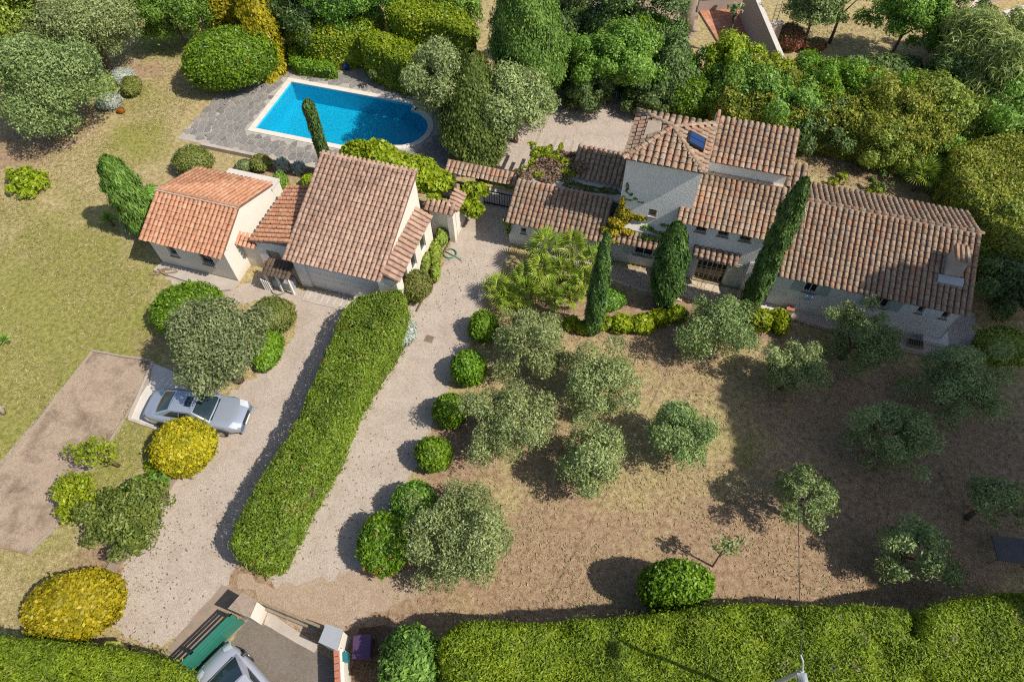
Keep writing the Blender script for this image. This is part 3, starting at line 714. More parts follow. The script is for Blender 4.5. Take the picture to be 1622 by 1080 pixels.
class House:
    """A building in house axes; part() links a mesh given in those axes under it."""
    def __init__(s, name, label, cat, u, v, mat):
        s.o = Vector((u, v, 0)); s.e = thing(name, label, cat, uvw(u, v), None, AZ); s.roofs = Roofs(s.e, s.o, mat)
    def part(s, name, mb, mat, parent=None, smooth=False, label=None):
        if parent is None: mb.v = [tuple(Vector(p) - s.o) for p in mb.v]
        else: mb.v = [tuple(Vector(p) - s.o) for p in mb.v]
        o = mb.build(name, mat, parent or s.e, smooth)
        if label: o['label'] = label
        return o
    def deck(s, pts, thick=.07, mat=None):
        a = [Vector(p) for p in pts]; n = (a[1] - a[0]).cross(a[2] - a[0]).normalized()
        if n.z < 0: n = -n
        return s.part('roof', MB().prism([p - n * thick for p in a], n * thick), mat or M['deck'])
    def wall_u(s, u0, u1, v, z0, z1, th=.22, holes=(), mat=None, name='wall', facing=-1):
        """Wall along u with its outer face at v, thickness away from facing; holes (u0, u1, z0, z1)."""
        us = sorted({u0, u1, *[h[0] for h in holes], *[h[1] for h in holes]}); zs = sorted({z0, z1, *[h[2] for h in holes], *[h[3] for h in holes]})
        def hole(i, j):
            if i < 0 or j < 0 or i >= len(us) - 1 or j >= len(zs) - 1: return True
            cu, cz = (us[i] + us[i + 1]) / 2, (zs[j] + zs[j + 1]) / 2
            return any(h[0] < cu < h[1] and h[2] < cz < h[3] for h in holes)
        va, vb = v, v - facing * th; mb = MB()
        for i in range(len(us) - 1):
            for j in range(len(zs) - 1):
                if hole(i, j): continue
                a, b, c, d = us[i], us[i + 1], zs[j], zs[j + 1]
                mb.add([(a, va, c), (b, va, c), (b, va, d), (a, va, d)], [(0, 1, 2, 3)]); mb.add([(a, vb, c), (b, vb, c), (b, vb, d), (a, vb, d)], [(3, 2, 1, 0)])
                if hole(i - 1, j): mb.add([(a, va, c), (a, va, d), (a, vb, d), (a, vb, c)], [(0, 1, 2, 3)])
                if hole(i + 1, j): mb.add([(b, va, c), (b, va, d), (b, vb, d), (b, vb, c)], [(3, 2, 1, 0)])
                if hole(i, j - 1): mb.add([(a, va, c), (b, va, c), (b, vb, c), (a, vb, c)], [(3, 2, 1, 0)])
                if hole(i, j + 1): mb.add([(a, va, d), (b, va, d), (b, vb, d), (a, vb, d)], [(0, 1, 2, 3)])
        return s.part(name, mb, mat)
    def window(s, u0, u1, v, z0, z1, nx=1, nz=1, bars=False, frame=None, depth=.12, sill=True, label=None):
        """A window set in a wall that faces -v: frame (part), pane, bars (sub-parts)."""
        t = .05; vv = v + depth; mb = MB()
        mb.box(u0, u1, vv, vv + .05, z0, z0 + t).box(u0, u1, vv, vv + .05, z1 - t, z1).box(u0, u0 + t, vv, vv + .05, z0 + t, z1 - t).box(u1 - t, u1, vv, vv + .05, z0 + t, z1 - t)
        for k in range(1, nx):
            c = u0 + (u1 - u0) * k / nx; mb.box(c - .022, c + .022, vv + .004, vv + .046, z0 + t, z1 - t)
        for k in range(1, nz):
            c = z0 + (z1 - z0) * k / nz; mb.box(u0 + t, u1 - t, vv + .008, vv + .042, c - .018, c + .018)
        f = s.part('window', mb, frame or M['frame_white'], None, False, label)
        s.part('pane', MB().box(u0 + t * .5, u1 - t * .5, vv + .02, vv + .03, z0 + t * .5, z1 - t * .5), M['glass'], f)
        if sill: s.part('sill', MB().box(u0 - .04, u1 + .04, v - .06, v + depth - .002, z0 - .06, z0 - .002), M['kerb'], f)
        if bars:
            n = max(2, round((u1 - u0) / .13))
            for k in range(1, n):
                c = u0 + (u1 - u0) * k / n; s.part('window_bar', MB().box(c - .012, c + .012, v + .03, v + .05, z0 + .002, z1 - .002), M['iron'], f)
        return f
    def shutter(s, u0, u1, v, z0, z1, mat, label=None, ang=0.0):
        mb = MB(); n = 4; L_ = u1 - u0
        mb.box(0, L_, -.045, -.012, z0, z1); mb.box(.04, L_ - .04, -.06, -.045, z0 + .12, z0 + .2); mb.box(.04, L_ - .04, -.06, -.045, z1 - .2, z1 - .12)
        c, s_ = math.cos(ang), math.sin(ang)
        mb.v = [(u0 + x * c + y * s_ if ang >= 0 else u0 + x * c + y * s_, v + y * c - x * s_, z) for x, y, z in mb.v]
        return s.part('shutter', mb, mat, None, False, label)

# ---- small house
sh = House('small_house', 'small cream house with a two sided orange tiled roof at the west end', 'house', -2.3, 2.4, M['tile_small'])
sh.wall_u(-4.6, 0, 0, 0, 2.2, .25, [(-3.66, -3.14, 1.0, 1.72), (-1.72, -.98, .98, 1.76)], M['white'])
sh.window(-3.66, -3.14, 0, 1.0, 1.72, 1, 2, False, M['frame_wood']); sh.window(-1.72, -.98, 0, .98, 1.76, 2, 1, True)
sh.part('side_wall', MB().prism([(0, .25, 0), (0, 4.9, 0), (0, 4.9, 2.3), (0, 2.25, 3.28), (0, 0.0 + .25, 2.3)], (-.25, 0, 0)), M['white'])
sh.part('side_wall', MB().prism([(-4.6, .25, 0), (-4.6, 4.9, 0), (-4.6, 4.9, 2.3), (-4.6, 2.25, 3.28), (-4.6, .25, 2.3)], (.25, 0, 0)), M['white'])
sh.part('back_wall', MB().box(-4.35, -.25, 4.65, 4.9, 0, 2.3), M['white'])
e_, rz, rv = 2.28, 3.42, 2.2
df = sh.deck([(-4.72, -.32, e_), (.08, -.32, e_), (.08, rv, rz), (-4.72, rv, rz)])
upf = Vector((0, rv + .32, rz - e_)); sh.roofs.slope((-4.72, -.32, e_), (.08, -.32, e_), upf, upf.length, df, .25, .30)
db = sh.deck([(-4.72, 5.1, 2.36), (.08, 5.1, 2.36), (.08, rv + .01, rz), (-4.72, rv + .01, rz)])
upb = Vector((0, rv - 5.1, rz - 2.36)); sh.roofs.slope((.08, 5.1, 2.36), (-4.72, 5.1, 2.36), upb, upb.length, db, .25, .30)
sh.roofs.ridge((.1, rv, rz + .05), (-4.74, rv, rz + .05), df, .36, .95)
sh.part('mortar_band', MB().box(-4.7, .06, rv - .16, rv + .12, rz - .02, rz + .065), M['mortar'])
sh.part('flat_roof', MB().box(-3.3, -.15, 5.12, 6.0, 1.75, 1.9), M['pale_concrete'], None, False, 'pale flat roof slab behind the tiled roof')
sh.part('back_store', MB().box(-3.25, -.2, 4.9, 5.95, 0, 1.75), M['white'])
# raised concrete plinth at its foot
sh.part('plinth', MB().prism([(-4.7, -.03, .0), (-4.8, -.62, 0), (-3.0, -.78, 0), (-.6, -.85, 0), (-.1, -.65, 0), (.12, -.1, 0), (0, -.03, 0)], (0, 0, .14)), M['concrete'])
sh.roofs.finish()

# ---- garage with its lean-to on the east side
ga = House('garage', 'garage with one big brown tiled roof sloping down to the front yard', 'garage', 5.9, 3.2, M['tile_garage'])
ga.wall_u(3.35, 8.35, .72, 0, 2.5, .25, [(3.95, 8.0, 0, 2.12)], M['white_main'])
ga.part('garage_door', MB().box(3.96, 7.99, .84, .90, .01, 2.11), M['frame_white'], None, False, 'wide pale garage door')
for k in range(1, 5):
    ga.part('door_rail', MB().box(3.97, 7.98, .825, .84, .42 * k - .02, .42 * k + .02), M['frame_white'])
gp_ = [(8.35, .97, 0), (8.35, 5.75, 0), (8.35, 5.75, 4.36), (8.35, .97, 2.56)]
ga.part('gable_wall', MB().prism(gp_, (-.25, 0, 0)), M['white'])
ga.part('gable_wall', MB().prism([(3.35, y, z) for _, y, z in gp_], (.25, 0, 0)), M['white'])
ga.part('back_wall', MB().box(3.6, 8.1, 5.5, 5.75, 0, 4.3), M['white'])
g0, g1 = Vector((3.15, .36, 2.5)), Vector((8.45, .36, 2.5)); gu = Vector((0, 5.5, 2.06))
dg = ga.deck([g0, g1, g1 + gu, g0 + gu])
ga.roofs.slope(g0, g1, gu, gu.length, dg, .258, .285)
ga.roofs.ridge(g1 + gu + Vector((0, .03, .0)), g0 + gu + Vector((0, .03, .0)), dg, .36, .9)
# lean-to
lt0, lt1 = Vector((9.18, 5.32, 2.32)), Vector((9.18, .68, 2.32)); lu = Vector((-.80, 0, .42))
dl = ga.deck([lt0, lt1, lt1 + lu, lt0 + lu])
ga.roofs.slope(lt1, lt0, lu, lu.length, dl, .30, .30)
mbw = MB()
for (a, b) in ((.72, 1.35), (1.95, 2.5), (3.1, 3.75), (4.4, 5.3)): mbw.box(8.85, 9.05, a, b, 0, 2.28)
for (a, b) in ((1.35, 1.95), (2.5, 3.1), (3.75, 4.4)): mbw.box(8.86, 9.04, a, b, 0, .95).box(8.86, 9.04, a, b, 2.0, 2.28)
ga.part('porch_wall', mbw, M['white'])
for (a, b) in ((1.35, 1.95), (2.5, 3.1), (3.75, 4.4)): ga.part('window', MB().box(8.9, 8.93, a, b, .95, 2.0), M['glass'])
ga.part('end_wall', MB().box(8.36, 8.85, .72, .9, 0, 2.3), M['white'])
# wing wall and its little tiled coping
ga.part('wing_wall', MB().box(8.7, 10.05, 6.05, 6.3, 0, 2.1), M['white'], None, False, 'rough cream wing wall with a tiled top')
ga.part('pillar', MB().box(9.8, 10.12, 5.8, 6.05, 0, 2.1), M['white'])
dw = ga.deck([(8.5, 5.78, 2.14), (10.15, 5.78, 2.14), (10.15, 6.25, 2.34), (8.5, 6.25, 2.34)])
ga.roofs.slope((8.5, 5.78, 2.14), (10.15, 5.78, 2.14), (0, .47, .2), .5, dw, .255, .30)
dw2 = ga.deck([(10.3, 6.1, 2.14), (10.3, 7.5, 2.14), (9.85, 7.5, 2.34), (9.85, 6.1, 2.34)])
ga.roofs.slope((10.3, 6.1, 2.14), (10.3, 7.5, 2.14), (-.45, 0, .2), .5, dw2, .255, .30)
ga.part('wall', MB().box(9.86, 10.08, 6.3, 7.5, 0, 2.05), M['white'])
ga.part('ramp', MB().prism([(3.7, .66, 0), (3.75, -.18, 0), (6.9, -.18, 0), (6.9, .66, 0)], (0, 0, .035)), M['concrete'], None, False, 'grey concrete ramp in front of the garage door')
for k in range(8):
    ga.part('ramp_groove', MB().box(4.0 + k * .36, 4.04 + k * .36, -.02, .42, .03, .044), M['pale_concrete'])
ga.roofs.finish()

# ---- passage roof between small house and garage, with the little log shelter in front
pa = House('passage_shelter', 'tiled lean-to shelter over the passage between small house and garage', 'shelter', 2, 3, M['tile_small'])
dp = pa.deck([(.95, 1.1, 2.3), (.95, 5.3, 2.3), (3.2, 5.3, 2.85), (3.2, 1.1, 2.85)])
pa.roofs.slope((.95, 5.3, 2.3), (.95, 1.1, 2.3), (2.25, 0, .55), 2.3, dp, .29, .30)
pa.wall_u(1.0, 3.33, 1.2, 0, 2.36, .2, [(1.5, 2.3, 0, 1.75)], M['white_rough'])
pa.part('door', MB().box(1.52, 2.28, 1.3, 1.34, .01, 1.74), M['frame_wood'])
pa.part('wall', MB().box(1.0, 1.2, 1.4, 5.2, 0, 2.3), M['white'])
pa.part('wall', MB().box(.02, 1.0, 1.25, 1.42, 0, 1.95), M['white'])
dq = pa.deck([(-.1, .98, 1.95), (1.1, .98, 1.95), (1.1, 1.42, 2.15), (-.1, 1.42, 2.15)])
pa.roofs.slope((-.1, .98, 1.95), (1.1, .98, 1.95), (0, .44, .2), .48, dq, .24, .30)
pa.roofs.finish(200)
st_ = House('log_shelter', 'small dark tiled log shelter with white posts beside the garage', 'shelter', 2.6, .5, mat_tile('tiles_dark', [(.06, .045, .035), (.10, .075, .055), (.13, .10, .07)], (.16, .14, .10), (.03, .025, .02), .4))
ds = st_.deck([(1.85, .0, 1.35), (3.3, .0, 1.35), (3.3, .85, 1.62), (1.85, .85, 1.62)])
st_.roofs.slope((1.85, .0, 1.35), (3.3, .0, 1.35), (0, .85, .27), .88, ds, .2, .26)
for u in (1.9, 2.55, 3.2): st_.part('post', MB().box(u - .05, u + .05, .02, .12, 0, 1.3), M['frame_white'])
st_.part('back_panel', MB().box(1.86, 3.28, .78, .84, 0, 1.5), M['wood_grey'])
for k in range(4): st_.part('slat', MB().box(1.6 + k * .1, 1.65 + k * .1, -.1 + k * .02, -.04 + k * .02, 0, .9 - k * .06), M['frame_white'])
st_.part('crate', MB().box(2.0, 3.1, .2, .7, 0, .62), M['grey_metal'])
st_.roofs.finish()
pa2 = MB().prism([(1.42, .75, .75), (1.62, .75, .75), (1.75, 1.1, 1.45), (1.55, 1.1, 1.45)], (0, .05, 0))
pl = MB(); pl.v = []; pl.prism([(1.35, .4, .02), (1.6, .4, .02), (1.9, .72, 1.55), (1.65, .72, 1.55)], (-.03, .05, 0))
o = pl.build('plank', M['terracotta']); o.matrix_world = HF; tag(o, 'orange board leaning at the west end of the log shelter', 'board')

# ---- garden wall with tiled top over the gate
gw = House('gate_wall', 'long garden wall with a tiled top crossing the gateway', 'wall', 11, 9, M['tile_main'])
dgw = gw.deck([(8.6, 8.75, 2.2), (13.2, 8.75, 2.2), (13.2, 9.45, 2.5), (8.6, 9.45, 2.5)])
gw.roofs.slope((8.6, 8.75, 2.2), (13.2, 8.75, 2.2), (0, .7, .3), .76, dgw, .262, .33)
gw.part('lintel', MB().box(8.6, 13.2, 9.0, 9.3, 1.95, 2.28), M['white'])
for u in (8.65, 10.3, 12.75): gw.part('pier', MB().box(u, u + .35, 9.0, 9.3, 0, 1.95), M['white'])
g_ = gw.part('gate', MB().box(10.66, 12.74, 9.1, 9.14, .05, .14).box(10.66, 12.74, 9.1, 9.14, 1.0, 1.06), M['iron'], None, False, 'dark iron gate')
for k in range(14): gw.part('gate_bar', MB().box(10.7 + k * .15, 10.73 + k * .15, 9.11, 9.13, .14, 1.0), M['iron'], g_)
gw.roofs.finish()
pth = tag(sheet('dark_path', None, .010, M['concrete'], 'shaded paved way through the gate', 0, 0, None, 'structure', [uvw(10.5, 8.4), uvw(12.8, 8.4), uvw(12.8, 10.4), uvw(10.4, 10.4)]))

# ---- main house
mh = House('country_house', 'long offwhite country house of several tiled roofs around a low tower', 'house', 24, 9, M['tile_main'])
WM = M['white_main']
# west wing
mh.wall_u(12.95, 18.3, 6.62, 0, 2.05, .25, [(13.62, 13.9, 1.0, 1.4), (15.84, 16.1, 1.05, 1.5)], WM)
mh.window(13.62, 13.9, 6.62, 1.0, 1.4, 1, 1, False, M['frame_wood']); mh.window(15.84, 16.1, 6.62, 1.05, 1.5, 1, 1, False, M['frame_wood'])
mh.part('side_wall', MB().prism([(12.95, 6.87, 0), (12.95, 9.4, 0), (12.95, 9.4, 2.77), (12.95, 8.4, 2.77), (12.95, 6.87, 2.1)], (.25, 0, 0)), WM)
mh.part('back_wall', MB().box(13.2, 18.4, 9.15, 9.4, 0, 2.77), WM)
w0, w1 = Vector((12.85, 6.25, 2.0)), Vector((18.05, 6.25, 2.0)); wu = Vector((0, 2.2, .95))
dwg = mh.deck([w0, w1, w1 + wu, w0 + wu]); mh.roofs.slope(w0, w1, wu, wu.length, dwg, .262, .30)
mh.part('flat_ledge', MB().box(12.95, 18.4, 8.40, 9.42, 2.78, 2.92), M['concrete'])
r0, r1 = Vector((15.5, 9.42, 3.0)), Vector((18.42, 9.42, 3.0)); ru = Vector((0, 1.75, .68))
dr2 = mh.deck([r0, r1, r1 + ru, r0 + ru]); mh.roofs.slope(r0, r1, ru, ru.length, dr2, .262, .30)
mh.part('wall', MB().prism([(15.55, 9.45, 0), (15.55, 11.1, 0), (15.55, 11.1, 3.5), (15.55, 9.45, 2.95)], (2.8, 0, 0)), WM)
# tower
TU0, TU1, TV0, TV1, TZ = 18.5, 21.95, 7.32, 10.5, 6.8
mh.wall_u(TU0, TU1 - .25, TV0, 2.4, TZ, .25, [(19.97, 20.36, 3.38, 3.86)], M['white_rough'], 'tower_wall')
mh.window(19.97, 20.36, TV0, 3.38, 3.86, 1, 2, False, M['frame_wood'], .1)
mh.part('tower_wall', MB().box(TU0, TU0 + .25, TV0 + .25, TV1, 0, TZ), M['white_rough'])
mh.part('tower_wall', MB().box(TU1 - .25, TU1, TV0, TV1, 0, TZ), M['white_rough'])
mh.part('tower_wall', MB().box(TU0 + .25, TU1 - .25, TV1 - .25, TV1, 0, TZ), M['white_rough'])
ec = [Vector((TU0 - .1, TV0 - .2, TZ)), Vector((TU1 + .1, TV0 - .2, TZ)), Vector((TU1 + .1, TV1 + .14, TZ)), Vector((TU0 - .1, TV1 + .14, TZ))]
ap = Vector((20.2, 8.95, 7.5))
for k in range(4):
    a, b = ec[k], ec[(k + 1) % 4]; al = (b - a); W = al.length; al.normalize()
    foot = a + al * (ap - a).dot(al); up = ap - foot; H_ = up.length; fa = (foot - a).length
    dk = mh.deck([a, b, ap])
    def clip(x, y, fa=fa, W=W, H_=H_):
        lim = H_ * (x / fa if x < fa else (W - x) / (W - fa)); return y < lim - .06
    mh.roofs.slope(a, b, up, H_, dk, .30, .31, clip)
    mh.roofs.ridge(a + Vector((0, 0, .05)), ap + Vector((0, 0, .06)), dk, .33, 1.05)
    if k == 3:   # the patch of bare mortar where tiles are missing
        c_ = foot + up * .52 + al * .0
        nn = al.cross(up).normalized() * .10
        mh.part('mortar_patch', MB().prism([c_ - al * .62 + up * -.16 + nn * .3, c_ + al * .45 - up * .16 + nn * .3, c_ + al * .28 + up * .2 + nn * .3, c_ - al * .45 + up * .2 + nn * .3], nn), M['mortar'])
    if k == 1:
        c_ = foot + up * .40 - al * .25; nn = al.cross(up).normalized() * .2
        rl = mh.part('roof_light', MB().prism([c_ - al * .42 - up * .22, c_ + al * .42 - up * .22, c_ + al * .42 + up * .22, c_ - al * .42 + up * .22], nn), M['iron'])
        c2 = c_ + nn * 1.02
        mh.part('pane', MB().prism([c2 - al * .36 - up * .18, c2 - al * .02 - up * .18, c2 - al * .02 + up * .18, c2 - al * .36 + up * .18], nn * .1), M['blue_panel'], rl)
        mh.part('pane', MB().prism([c2 + al * .02 - up * .18, c2 + al * .36 - up * .18, c2 + al * .36 + up * .18, c2 + al * .02 + up * .18], nn * .1), M['blue_panel'], rl)
# porch front below the tower
mh.wall_u(18.3, 21.5, 7.02, 0, 2.5, .25, [(19.66, 20.62, .8, 1.62)], WM, 'porch_wall')
mh.part('ledge', MB().prism([(18.3, 7.02, 2.2), (18.3, 7.02, 2.5), (18.3, 7.34, 2.85), (18.3, 7.34, 2.2)], (3.2, 0, 0)), M['pale_concrete'])
mh.window(19.66, 20.62, 7.02, .8, 1.62, 2, 1, True); mh.shutter(19.1, 19.62, 7.02, .78, 1.62, M['shutter_pale']); mh.shutter(20.68, 21.2, 7.02, .78, 1.62, M['frame_white'])
a0, a1 = Vector((18.15, 6.42, 2.05)), Vector((21.3, 6.42, 2.05)); au = Vector((0, .62, .3))
da = mh.deck([a0, a1, a1 + au, a0 + au]); mh.roofs.slope(a0, a1, au, au.length, da, .262, .33)
# main block
MV, MZ = 6.92, 4.0
DR = (22.92, 24.42, .0, 1.95)
mh.wall_u(21.5, 26.2, MV, 0, MZ, .28, [(22.34, 22.86, 3.42, 3.92), (23.4, 23.92, 3.42, 3.92), (24.44, 24.98, 3.40, 3.90), DR], WM, 'front_wall')
for (a, b, c, d) in ((22.34, 22.86, 3.42, 3.92), (23.4, 23.92, 3.42, 3.92), (24.44, 24.98, 3.40, 3.90)): mh.window(a, b, MV, c, d, 2, 1, True, M['frame_wood'], .08)
fd = mh.window(DR[0], DR[1], MV, .04, 1.95, 6, 4, False, mat_wood('door_wood', (.36, .27, .18), (.52, .42, .30)), .1, False, 'glazed double door with small panes')
mh.part('threshold', MB().box(22.9, 24.44, MV - .12, MV - .004, 0, .05), M['kerb'])
mh.shutter(22.2, 22.88, MV, .03, 1.55, M['shutter_pale'], 'pale shutter folded back left of the glazed door'); mh.shutter(24.46, 25.2, MV, .03, 1.75, M['shutter_pale'], 'pale shutter standing open right of the glazed door')
mh.part('step_wall', MB().prism([(25.35, MV - .005, 0), (26.15, MV - .005, 0), (26.15, MV - .005, 2.6), (25.35, MV - .005, 2.1)], (0, -.12, 0)), M['white_rough'], None, False, 'rough buttress at the east corner of the front')
c0, c1 = Vector((22.52, 6.3, 2.2)), Vector((24.78, 6.3, 2.2)); cu = Vector((0, .62, .27))
dc = mh.deck([c0, c1, c1 + cu, c0 + cu]); mh.roofs.slope(c0, c1, cu, cu.length, dc, .282, .33)
mh.part('side_wall', MB().prism([(26.2, MV + .28, 0), (26.2, 10, 0), (26.2, 10, 5.15), (26.2, MV + .28, 4.0)], (-.25, 0, 0)), WM)
mh.part('side_wall', MB().prism([(21.5, MV + .28, 0), (21.5, 7.32, 0), (21.5, 7.32, 4.2), (21.5, MV + .28, 4.0)], (.25, 0, 0)), WM)
m0, m1 = Vector((21.35, 6.66, 4.04)), Vector((26.3, 6.66, 4.04)); mu = Vector((0, 2.52, 1.14))
dm = mh.deck([m0, m1, m1 + mu, m0 + mu])
def clipm(x, y): return not (x < .55 and y > .72)
mh.roofs.slope(m0, m1, mu, mu.length, dm, .262, .30, clipm)
x0, x1 = Vector((25.85, 9.18, 5.2)), Vector((26.75, 9.18, 5.2)); xu = Vector((0, 1.1, .5))
dx_ = mh.deck([x0, x1, x1 + xu, x0 + xu]); mh.roofs.slope(x0, x1, xu, xu.length, dx_, .262, .30)
# upper north-east wing
mh.part('upper_wall', MB().box(22.0, 25.8, 9.2, 9.45, 4.6, 5.96), M['white_rough'])
mh.part('upper_wall', MB().box(25.55, 25.8, 9.45, 11.2, 0, 6.0), M['white_rough'])
mh.part('upper_wall', MB().prism([(21.98, 9.2, 6.0), (21.98, 11.3, 6.0), (21.98, 11.3, 6.95), (21.98, 9.2, 6.35)], (.22, 0, 0)), M['white_rough'])
n0, n1 = Vector((22.2, 8.98, 5.98)), Vector((25.95, 8.98, 5.98)); nu_ = Vector((0, 2.3, .78))
dn = mh.deck([n0, n1, n1 + nu_, n0 + nu_]); mh.roofs.slope(n0, n1, nu_, nu_.length, dn, .262, .30)
mh.roofs.ridge(n0 + Vector((-.1, .1, .32)), n0 + nu_ + Vector((-.1, 0, .32)), dn, .33, 1.0)
mh.part('flashing', MB().box(22.0, 25.8, 9.02, 9.2, 5.14, 5.24), M['mortar'])
# annex
AV = 6.32
hol = [(28.06, 28.68, 1.48, 2.26), (31.26, 31.94, 1.47, 2.2), (33.2, 33.48, 1.66, 2.2), (34.28, 34.58, 1.64, 2.18)]
mh.wall_u(26.7, 35.0, AV, 0, 2.55, .28, hol, WM, 'annex_wall')
for k, h in enumerate(hol): mh.window(h[0], h[1], AV, h[2], h[3], 2 if k < 2 else 1, 1, k < 2, M['frame_white'] if k < 2 else M['frame_wood'], .1)
for (a, b) in ((27.5, 28.02), (28.72, 29.22), (30.72, 31.22), (31.98, 32.5)): mh.shutter(a, b, AV, 1.46, 2.24, M['shutter'])
mh.part('buttress', MB().prism([(35.0, AV, 0), (35.0, AV - .05, 0), (35.0, AV - .05, 2.3), (35.0, AV, 2.3)], (.01, 0, 0)), WM)
for u in (35.0, 26.7):
    sgn = -.25 if u > 30 else .25
    mh.part('gable_wall', MB().prism([(u, AV + .28, 0), (u, 11.9, 0), (u, 11.9, 3.15), (u, 9.9, 3.92), (u, AV + .28, 2.62)], (sgn, 0, 0)), WM)
mh.part('footing', MB().prism([(34.2, AV - .004, 0), (34.2, AV - .35, 0), (35.35, AV - .35, 0), (35.35, 8.0, 0), (35.01, 8.0, 0), (35.01, AV - .004, 0)], (0, 0, .25)), WM)
mh.part('back_wall', MB().box(26.95, 34.75, 11.65, 11.9, 0, 3.1), WM)
b0, b1 = Vector((26.62, 6.0, 2.5)), Vector((35.2, 6.0, 2.5)); bu = Vector((0, 3.9, 1.46))
dfa = mh.deck([b0, b1, b1 + bu, b0 + bu]); mh.roofs.slope(b0, b1, bu, bu.length, dfa, .262, .30)
q0, q1 = Vector((35.2, 12.15, 3.12)), Vector((27.1, 12.15, 3.12)); qu = Vector((0, -2.24, .84))
dfb = mh.deck([q0, q1, q1 + qu, q0 + qu]); mh.roofs.slope(q0, q1, qu, qu.length, dfb, .262, .30)
mh.roofs.ridge((26.6, 9.91, 4.0), (35.25, 9.91, 4.0), dfa, .34, 1.0)
mh.part('mortar_band', MB().box(26.62, 35.18, 9.80, 10.02, 3.92, 4.03), M['mortar'])
# chimney on the annex
ch = mh.part('chimney', MB().prism([(33.75, 7.55, 2.9), (34.5, 7.55, 2.9), (34.4, 7.6, 4.1), (33.85, 7.6, 4.1)], (0, .85, 0)).box(33.78, 34.47, 7.55, 8.5, 4.1, 4.2), M['concrete'])
for k in range(3): mh.part('chimney_tile', MB().prism([(33.8 + .22 * k, 7.5, 4.22), (34.0 + .22 * k, 7.5, 4.22), (33.95 + .22 * k, 7.5, 4.3), (33.85 + .22 * k, 7.5, 4.3)], (0, 1.05, .04)), M['tile_main'], ch)
mh.part('chimney_apron', MB().prism([(33.55, 7.15, 2.98), (34.65, 7.15, 2.98), (34.65, 7.52, 3.12), (33.55, 7.52, 3.12)], (0, 0, .12)), M['grey_metal'])
# stack between main block and annex
sk = mh.part('chimney', MB().box(26.35, 27.0, 8.3, 9.0, 2.5, 4.6).box(26.3, 27.05, 8.25, 9.05, 4.6, 4.7), M['concrete'])
mh.part('chimney_pot', MB().lathe([(.16, 4.7), (.16, 5.0), (.12, 5.0)], (26.67, 8.65, 0), 10), M['terracotta'], sk)
mh.part('outlet_pipe', MB().tube([(26.6, 7.7, 3.2), (26.6, 7.7, 4.3)], .1, 8), M['concrete'])
mh.roofs.finish()

# front terrace of beige crazy paving
ft = MB().add([(22.0, 6.75, .012), (22.05, 5.55, .012), (25.5, 5.3, .012), (25.7, 6.75, .012)], [(0, 1, 2, 3)]).build('front_terrace', M['mortar']); ft.matrix_world = HF
tag(ft, 'beige crazy paving terrace before the glazed door', None, None, 'structure')
crazy_paving(ft, (22.05, 25.55, 5.5, 6.75), lambda u, v: True, 700, .36, M['beige_stone'], .012, .025, None, 120, 'flagstone', 5)

# ------------------------------------------------------------------ foliage builders
def wob(seed, k=7, lo=1.5, hi=5):
    r = np.random.default_rng(seed); f = r.normal(size=(k, 3)) * r.uniform(lo, hi, (k, 1)) * .6; ph = r.uniform(0, 6.28, k)
    return lambda p: np.sin(p @ f.T + ph).mean(1) * 1.6
def sph_dirs(n, zmin=-1.0):
    z = rng.uniform(zmin, 1, n); a = rng.uniform(0, 2 * np.pi, n); r = np.sqrt(1 - z * z)
    return np.stack([r * np.cos(a), r * np.sin(a), z], 1)
def core_quads(c, rad, nu=14, nv=8, fn=None, k=.86, zmin=-.9):
    """Inner twig mass: keeps a clipped bush from being seen through."""
    th = np.linspace(0, 2 * np.pi, nu + 1)[:-1]; ph = np.linspace(math.asin(zmin), np.pi / 2 * .985, nv)
    d = np.stack([np.outer(np.cos(ph), np.cos(th)), np.outer(np.cos(ph), np.sin(th)), np.outer(np.sin(ph), np.ones(nu))], -1).reshape(-1, 3)
    s = k * (1 + (fn(d) if fn is not None else 0)); v = c + d * rad * (s[:, None] if hasattr(s, 'shape') else s)
    i = np.arange(nv * nu).reshape(nv, nu); q = np.stack([i[:-1], np.roll(i, -1, 1)[:-1], np.roll(i, -1, 1)[1:], i[1:]], -1).reshape(-1, 4)
    return v, q
def join(*vq):
    V = []; Q = []; k = 0
    for v, q in vq:
        V.append(v); Q.append(q + k); k += len(v)
    return np.concatenate(V), np.concatenate(Q)
def blob_leaves(c, rad, dens, Ln, Wn, seed, amp=.06, tilt=.5, zmin=-.75, up=0, depth=.12, lo=1.5, hi=4, fine=.06):
    c = np.array(c, float); rad = np.array(rad, float); w = wob(seed, 7, lo, hi); w2 = wob(seed + 1, 9, 8, 16)
    area = 4 * np.pi * ((rad[0] * rad[1]) ** 1.6 / 3 + (rad[0] * rad[2]) ** 1.6 / 3 + (rad[1] * rad[2]) ** 1.6 / 3) ** (1 / 1.6) * (1 - zmin) / 2
    n = int(area * dens); d = sph_dirs(n, zmin)
    k = 1 + w(d) * amp + w2(d) * fine - np.abs(rng.normal(size=n)) * depth * .6 + rng.normal(size=n) * .02 + (rng.random(n) < .06) * rng.uniform(0, .10, n)
    p = c + d * rad * k[:, None]; nr = d / rad; nr /= np.linalg.norm(nr, axis=1, keepdims=True)
    keep = p[:, 2] > .02; p, nr = p[keep], nr[keep]
    return leaf_quads(p, nr, Ln, Wn, tilt, up), (lambda dd: w(dd) * amp)
PLANTS = []
